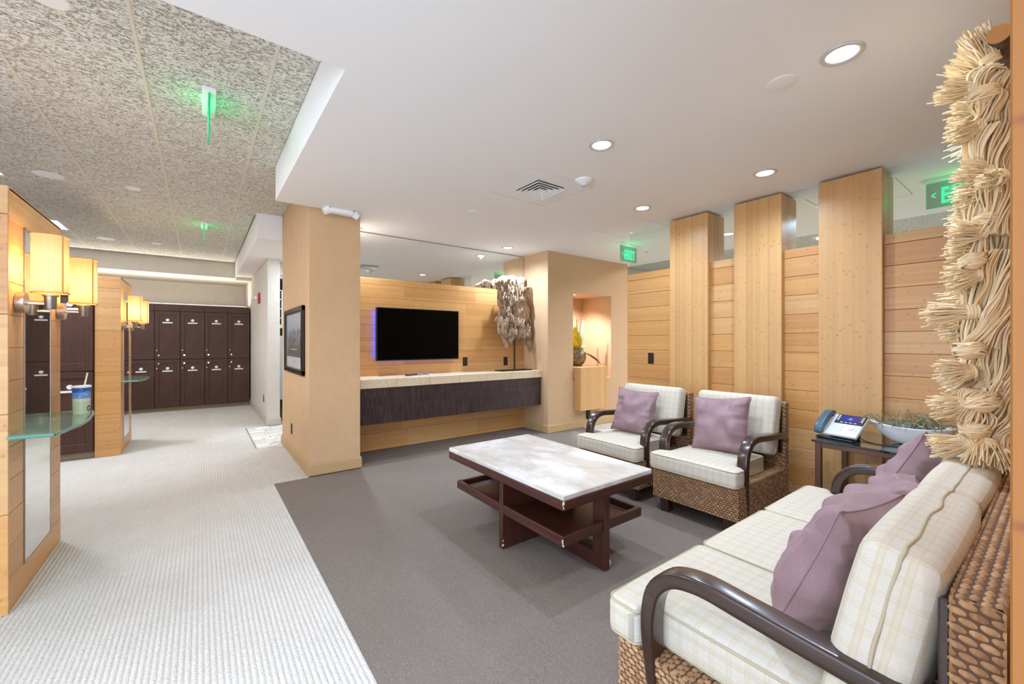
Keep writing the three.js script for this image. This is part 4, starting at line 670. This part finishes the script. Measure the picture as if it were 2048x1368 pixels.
{ const p = thing('desk_phone', 'silver desk phone with a lit blue screen on the glass side table', 'phone', [3.50, .624, -.93], -Math.PI / 2 - .18), silver = std({ color: 0xd3d8da, roughness: .4, metalness: .25 }), slate = phys({ color: 0x3f5f70, roughness: .3, clearcoat: .4 }), dark = std({ color: 0x14181c, roughness: .35 });
  const tilt = new THREE.Group(); const th = .62, sin = Math.sin(th), cos = Math.cos(th);
  // parts are placed in the sloped frame by hand: u across, v up the slope, w off the face
  const put = (name, geo, mat, par, u, v, w) => { const m = mesh(name, geo, mat, par); m.rotation.x = -(Math.PI / 2 - th); m.position.set(u, .02 + v * sin + w * cos, .085 - v * cos + w * sin); return m; };
  const face = put('body', cbox(.245, .205, .022, .006), silver, p, .01, .11, .0);
  const K = (name, geo, mat, u, v, w) => mesh(name, geo, mat, face, [u, v, w]);
  K('screen_bezel', cbox(.165, .088, .006, .003), dark, .035, .055, .012);
  const scr = tex(128, 64, 1, 1, (u, v) => { const d = Math.hypot((u - .5) * 2, (v - .45) * 1.2); return mix(mix([40, 70, 190], [96, 60, 170], u), [190, 230, 255], Math.exp(-d * d * 22)); });
  const sg = new THREE.PlaneGeometry(.105, .056); const sm2 = std({ color: 0x000000, emissive: 0xffffff, emissiveMap: scr, emissiveIntensity: .8, roughness: .2 }); K('display', sg, sm2, .035, .06, .0156);
  for (let i = 0; i < 4; i++) { for (const s of [-1, 1]) K('line_key', cbox(.013, .007, .003, .001), whiteMetal, .035 + s * .068, .084 - i * .014, .0155); K('soft_key', cbox(.016, .005, .003, .001), whiteMetal, -.005 + i * .026, .022, .0155); }
  for (let r = 0; r < 4; r++) for (let c = 0; c < 3; c++) K('number_key', cbox(.018, .011, .005, .002), whiteMetal, -.036 + c * .023, -.012 - r * .0165, .0125);
  const pad = new THREE.CylinderGeometry(.019, .019, .005, 24); pad.rotateX(Math.PI / 2); K('navigation_pad', pad, silver, .063, -.022, .0125);
  for (let i = 0; i < 4; i++) K('feature_key', cbox(.014, .008, .004, .002), whiteMetal, .098, -.008 - i * .016, .0125);
  for (let i = 0; i < 3; i++) K('feature_key', cbox(.016, .008, .004, .002), whiteMetal, .045 + i * .019, -.062, .0125);
  const hs = sweepFlat([V(0, -.1, .012), V(0, -.085, .034), V(0, -.03, .047), V(0, .03, .047), V(0, .085, .034), V(0, .1, .012)], k => .05, k => .026 + .018 * Math.pow(Math.abs(2 * k - 1), 3), 30);
  const h = K('handset', hs, slate, -.095, .0, .0); mesh('speaker_cap', cbox(.042, .03, .014, .004), dark, h, [0, .085, .012]); mesh('speaker_cap', cbox(.042, .03, .014, .004), dark, h, [0, -.085, .012]);
  mesh('stand', slab(-.07, .09, 0, .075, -.075, -.02, .006), dark, p); mesh('foot', slab(-.1, .12, 0, .012, .04, .1, .004), dark, p);
  mesh('cable', tube([V(.09, .012, -.06), V(.14, .004, -.02), V(.22, .004, .0), V(.33, .004, -.05), V(.45, .004, -.12)], .0028, 30, 6), dark, p); }
{ const p = thing('boat_planter', 'glossy white boat-shaped bowl on the glass side table', 'planter', [3.63, .624, -.59], .12), Lh = .205, Wh = .085, h = .115, nu = 40, nv = 14, P = [], I = [];
  const row = (v, inner) => { for (let i = 0; i <= nu; i++) { const q = i / nu * Math.PI * 2, c = Math.cos(q), s = Math.sin(q), k = Math.pow(v, .55), l = (.25 + .75 * k) * Lh * (inner ? .93 : 1), w = (.35 + .65 * k) * Wh * (inner ? .9 : 1), y = inner ? h * (.12 + .88 * v) : h * v; P.push(Math.sign(s) * Math.pow(Math.abs(s), 1.0) * w * (1 - .35 * c * c), y + .02 * k * c * c * v, Math.sign(c) * Math.pow(Math.abs(c), .85) * l); } };
  for (let j = 0; j <= nv; j++) row(j / nv, false); for (let j = nv; j >= nv - 4; j--) row(j / nv, true);
  const rows = nv + 1 + 5; for (let j = 0; j < rows - 1; j++) for (let i = 0; i < nu; i++) { const a = j * (nu + 1) + i, b = a + nu + 1; I.push(a, b, a + 1, a + 1, b, b + 1); } const c0 = P.length / 3; P.push(0, 0, 0); for (let i = 0; i < nu; i++) I.push(c0, i, i + 1); const c1 = P.length / 3; P.push(0, h * .75, 0); const lr = (rows - 1) * (nu + 1); for (let i = 0; i < nu; i++) I.push(c1, lr + i + 1, lr + i);
  const g = new THREE.BufferGeometry(); g.setAttribute('position', new THREE.Float32BufferAttribute(P, 3)); g.setIndex(I); g.computeVertexNormals(); mesh('bowl', g, whiteGloss.clone(), p); p.children[0].material.side = THREE.DoubleSide;
  const peb = []; for (let i = 0; i < 150; i++) { const z = rr(-.16, .16), w = .05 * (1 - Math.pow(z / .19, 2)); peb.push(new THREE.IcosahedronGeometry(rr(.004, .009), 0).translate(rr(-w, w), .098 + rr(0, .008), z)); } const st = mesh('pebbles', merge(peb), std({ color: 0x9a9286, roughness: .9 }), p); st.userData.kind = 'stuff'; st.userData.label = 'grey pebbles';
  const f = thing('air_plants', 'tangle of wispy grey-green air plants growing in the white boat bowl', 'plant', [3.63, .725, -.59], .12), gm = [0x7f8a6a, 0x98a084, 0xa8885e, 0x66735a].map(c => std({ color: c, roughness: .7 }));
  for (let k = 0; k < 5; k++) { const cz = -.14 + k * .07 + rr(-.01, .01), cx = rr(-.02, .02), L = [[], [], [], []]; for (let i = 0; i < 22; i++) { const a = rr(0, 6.28), len = rr(.07, .17), up = rr(.02, .1), d = V(Math.cos(a), 0, Math.sin(a)), b = V(cx, -.004, cz); L[i % 4].push(tube([b, b.clone().addScaledVector(d, len * .35).add(V(0, up * .8, 0)), b.clone().addScaledVector(d, len * .7).add(V(0, up * (.7 + rr(0, .6)), 0)), b.clone().addScaledVector(d, len).add(V(0, up * rr(-.1, 1.2), 0))], rr(.0012, .0024), 7, 4)); } L.forEach((q, i) => { const m = mesh('leaf_tuft', merge(q), gm[i], f); m.userData.kind = 'stuff'; m.userData.label = 'thin curling leaves'; }); } }

// ------------------------------------------------------------------ shaggy yarn hanging on the sofa wall
{ const hnging = thing('yarn_wall_hanging', 'shaggy natural-yarn wall hanging with knots and tassels on a branch behind the sofa', 'wall hanging', [2.2, 0, -.1]);
  const W = p => p.clone().sub(V(2.2, 0, -.1)), T = (px, py, x) => W(onX(px, py, x));
  const bark = std({ map: tex(128, 128, .1, .1, (u, v) => mix([66, 52, 46], [120, 104, 96], fbm(u, v, 10, 141, 3))), roughness: .95, bumpMap: bambooBump, bumpScale: .002 });
  const b0 = T(1998, 68, 2.1), b1 = b0.clone().add(V(1.15, -.03, .02)); const br = tube([b0, b0.clone().lerp(b1, .3).add(V(0, -.012, .004)), b0.clone().lerp(b1, .7).add(V(0, .01, 0)), b1], .028, 24, 14); mesh('branch', metreUV(br, 'x'), bark, hnging);
  const cut = new THREE.CylinderGeometry(.0283, .0283, .006, 24); cut.rotateZ(Math.PI / 2); mesh('cut_end', cut, std({ color: 0xcf965c, roughness: .8 }), hnging, [b0.x - .001, b0.y, b0.z]).userData.label = 'sawn tan branch end';
  const yarn = std({ vertexColors: true, roughness: 1 });
  const paint = (g, lo = 0) => { const c = mix([.86, .60, .30], [.98, .84, .58], Math.pow(rnd(), .8) * (1 - lo) + lo), n = g.attributes.position.count, a = new Float32Array(n * 3); for (let i = 0; i < n; i++) a.set(c, 3 * i); g.setAttribute('color', new THREE.BufferAttribute(a, 3)); return g; };
  const ortho = d => { const u = Math.abs(d.y) < .9 ? V(0, 1, 0) : V(1, 0, 0), a = u.clone().cross(d).normalize(); return [a, d.clone().cross(a).normalize()]; };
  function tassel(root, tip, wid, n, neck = true, pale = 0) {
    const d = tip.clone().sub(root), L = d.length(); d.normalize(); const [a, b] = ortho(d), list = [];
    for (let i = 0; i < n; i++) { const q = rr(0, 6.283), r = Math.sqrt(rnd()), o0 = a.clone().multiplyScalar(Math.cos(q) * r * .018).addScaledVector(b, Math.sin(q) * r * .018), o1 = a.clone().multiplyScalar(Math.cos(q) * r * wid).addScaledVector(b, Math.sin(q) * r * wid), l = L * rr(.84, 1.06), curl = V(rr(-.012, .012), rr(-.012, .008), rr(-.012, .012));
      list.push(paint(tube([root.clone().add(o0), root.clone().addScaledVector(d, l * .35).addScaledVector(o1, .62).add(o0.clone().multiplyScalar(.3)), root.clone().addScaledVector(d, l * .72).addScaledVector(o1, .9).add(curl), root.clone().addScaledVector(d, l).add(o1).add(curl.multiplyScalar(1.6))], rr(.0017, .0029), 6, 4), pale)); }
    const m = mesh('tassel', merge(list), yarn, hnging);
    if (neck) { const w = []; for (let k = 0; k < 4; k++) { const t = new THREE.TorusGeometry(.021, .0055, 6, 16); const qn = new THREE.Quaternion().setFromUnitVectors(V(0, 0, 1), d); t.applyQuaternion(qn); t.translate(root.x + d.x * (.006 + k * .008), root.y + d.y * (.006 + k * .008), root.z + d.z * (.006 + k * .008)); w.push(paint(t, .3)); } mesh('binding', merge(w), yarn, m); }
  }
  function rope(pts, rad, n, sr = .0027) { const cur = new THREE.CatmullRomCurve3(pts), P = cur.getSpacedPoints(12), list = []; for (let i = 0; i < n; i++) { const q0 = rr(0, 6.283), r = Math.sqrt(rnd()) * rad, tw = rr(.5, 1.6); list.push(paint(tube(P.map((p, k) => { const q = q0 + tw * k / 12 * 2, d = P[Math.min(12, k + 1)].clone().sub(P[Math.max(0, k - 1)]).normalize(), [a, b] = ortho(d), sw = 1 + .25 * Math.sin(k * 1.1); return p.clone().addScaledVector(a, Math.cos(q) * r * sw).addScaledVector(b, Math.sin(q) * r * sw); }), sr * rr(.8, 1.25), 22, 5))); } mesh('rope', merge(list), yarn, hnging); }
  function knot(c, r) { const list = []; for (let k = 0; k < 26; k++) { const t = new THREE.TorusGeometry(r * rr(.72, .98), .0042, 5, 22, Math.PI * rr(1, 2)); t.applyQuaternion(new THREE.Quaternion().setFromEuler(new THREE.Euler(1.35 + rr(-.5, .5), rr(-.5, .5), rr(0, 6)))); t.scale(1, .8, 1); t.translate(c.x, c.y + rr(-.3, .3) * r, c.z); list.push(paint(t, .25)); } list.push(paint(new THREE.SphereGeometry(r * .8, 14, 10).translate(c.x, c.y, c.z))); mesh('knot', merge(list), yarn, hnging); }
  // tassels at the free end: root pixel, tip pixel, distance of the hanging's surface along the sofa wall, spread
  const TS2 = [[1985, 128, 1946, 62, 2.12, .045], [1966, 145, 1908, 122, 2.2, .055], [1958, 180, 1878, 186, 2.1, .045], [1968, 218, 1905, 228, 2.16, .05], [1968, 250, 1902, 268, 2.1, .045], [1980, 285, 1935, 292, 2.2, .06], [1990, 345, 1908, 342, 2.1, .045], [2005, 352, 1972, 362, 2.0, .035], [1982, 385, 1905, 398, 2.15, .055], [1985, 425, 1900, 432, 2.2, .05], [1975, 462, 1894, 468, 2.1, .05], [1960, 492, 1893, 492, 2.15, .055], [1962, 548, 1892, 558, 2.1, .055], [1975, 575, 1905, 580, 2.2, .05], [1960, 622, 1852, 630, 2.1, .04], [1955, 650, 1888, 655, 2.2, .05], [1950, 742, 1883, 748, 2.1, .05], [1955, 765, 1900, 775, 2.2, .045], [1940, 808, 1868, 812, 2.1, .045], [1945, 885, 1868, 895, 2.1, .045], [1975, 878, 1968, 932, 2.1, .06], [1998, 885, 1992, 920, 2.3, .045]];
  for (const [a, b, c, d, x, w] of TS2) { const r0 = T(a, b, x + .04), t0 = T(c, d, x); tassel(r0, r0.clone().lerp(t0, b > 280 && b < 600 ? .84 : .96), w * .82, 120, true, .08); }
  for (const [px, py, x, r] of [[1945, 522, 2.1, .038], [1938, 700, 2.1, .042], [1965, 805, 2.12, .045], [1968, 190, 2.12, .04], [1975, 440, 2.15, .04], [1948, 860, 2.12, .04], [2000, 175, 2.2, .035], [1990, 560, 2.2, .04]]) knot(T(px, py, x), r);
  const dr2 = [[[1985, 135], [1972, 160], [1975, 215], [1968, 250]], [[2006, 150], [1996, 215], [2008, 300], [1996, 350]], [[1984, 240], [1992, 290], [1975, 330], [1990, 400]], [[1990, 470], [2000, 530], [1978, 590], [1960, 640]], [[2008, 500], [1996, 570], [1985, 640], [1962, 690]], [[2012, 590], [1996, 690], [2000, 760], [1972, 800]], [[1990, 640], [1982, 700], [1990, 750], [1965, 795]], [[1972, 640], [1965, 690], [1968, 740], [1952, 780]], [[2000, 250], [1984, 320], [1996, 400], [1980, 470]], [[1960, 250], [1962, 350], [1958, 440], [1955, 520]], [[1952, 520], [1945, 600], [1950, 680], [1945, 760]], [[2010, 330], [2004, 420], [2012, 500], [2004, 560]], [[1960, 780], [1952, 820], [1958, 850], [1950, 880]], [[2010, 760], [2004, 820], [1990, 860], [1980, 885]]];
  dr2.forEach((q, i) => rope(q.map(([a, b]) => T(a, b, 2.14 + (i % 4) * .03)), .040, 64));
  // the rest of the hanging further along the wall
  for (let i = 0; i < 9; i++) { const x = 2.38 + i * .095, zb = -.1; rope([V(x, b0.y + .02, zb), V(x + rr(-.03, .03), 1.9, zb - .02), V(x + rr(-.03, .03), 1.4, zb - .03), V(x + rr(-.04, .04), .98, zb - .02)].map(W), .04, 16); for (let k = 0; k < 4; k++) { const y = 2.2 - k * .33 - rr(0, .15), r = V(x, y, zb - .04); tassel(W(r), W(r.clone().add(V(rr(-.05, .05), rr(-.06, .02), -rr(.1, .17)))), .045, 16, false); } tassel(W(V(x, 1.0, zb - .02)), W(V(x + rr(-.03, .03), .87, zb - .03)), .05, 18); }
}

renderer.render(scene, camera);
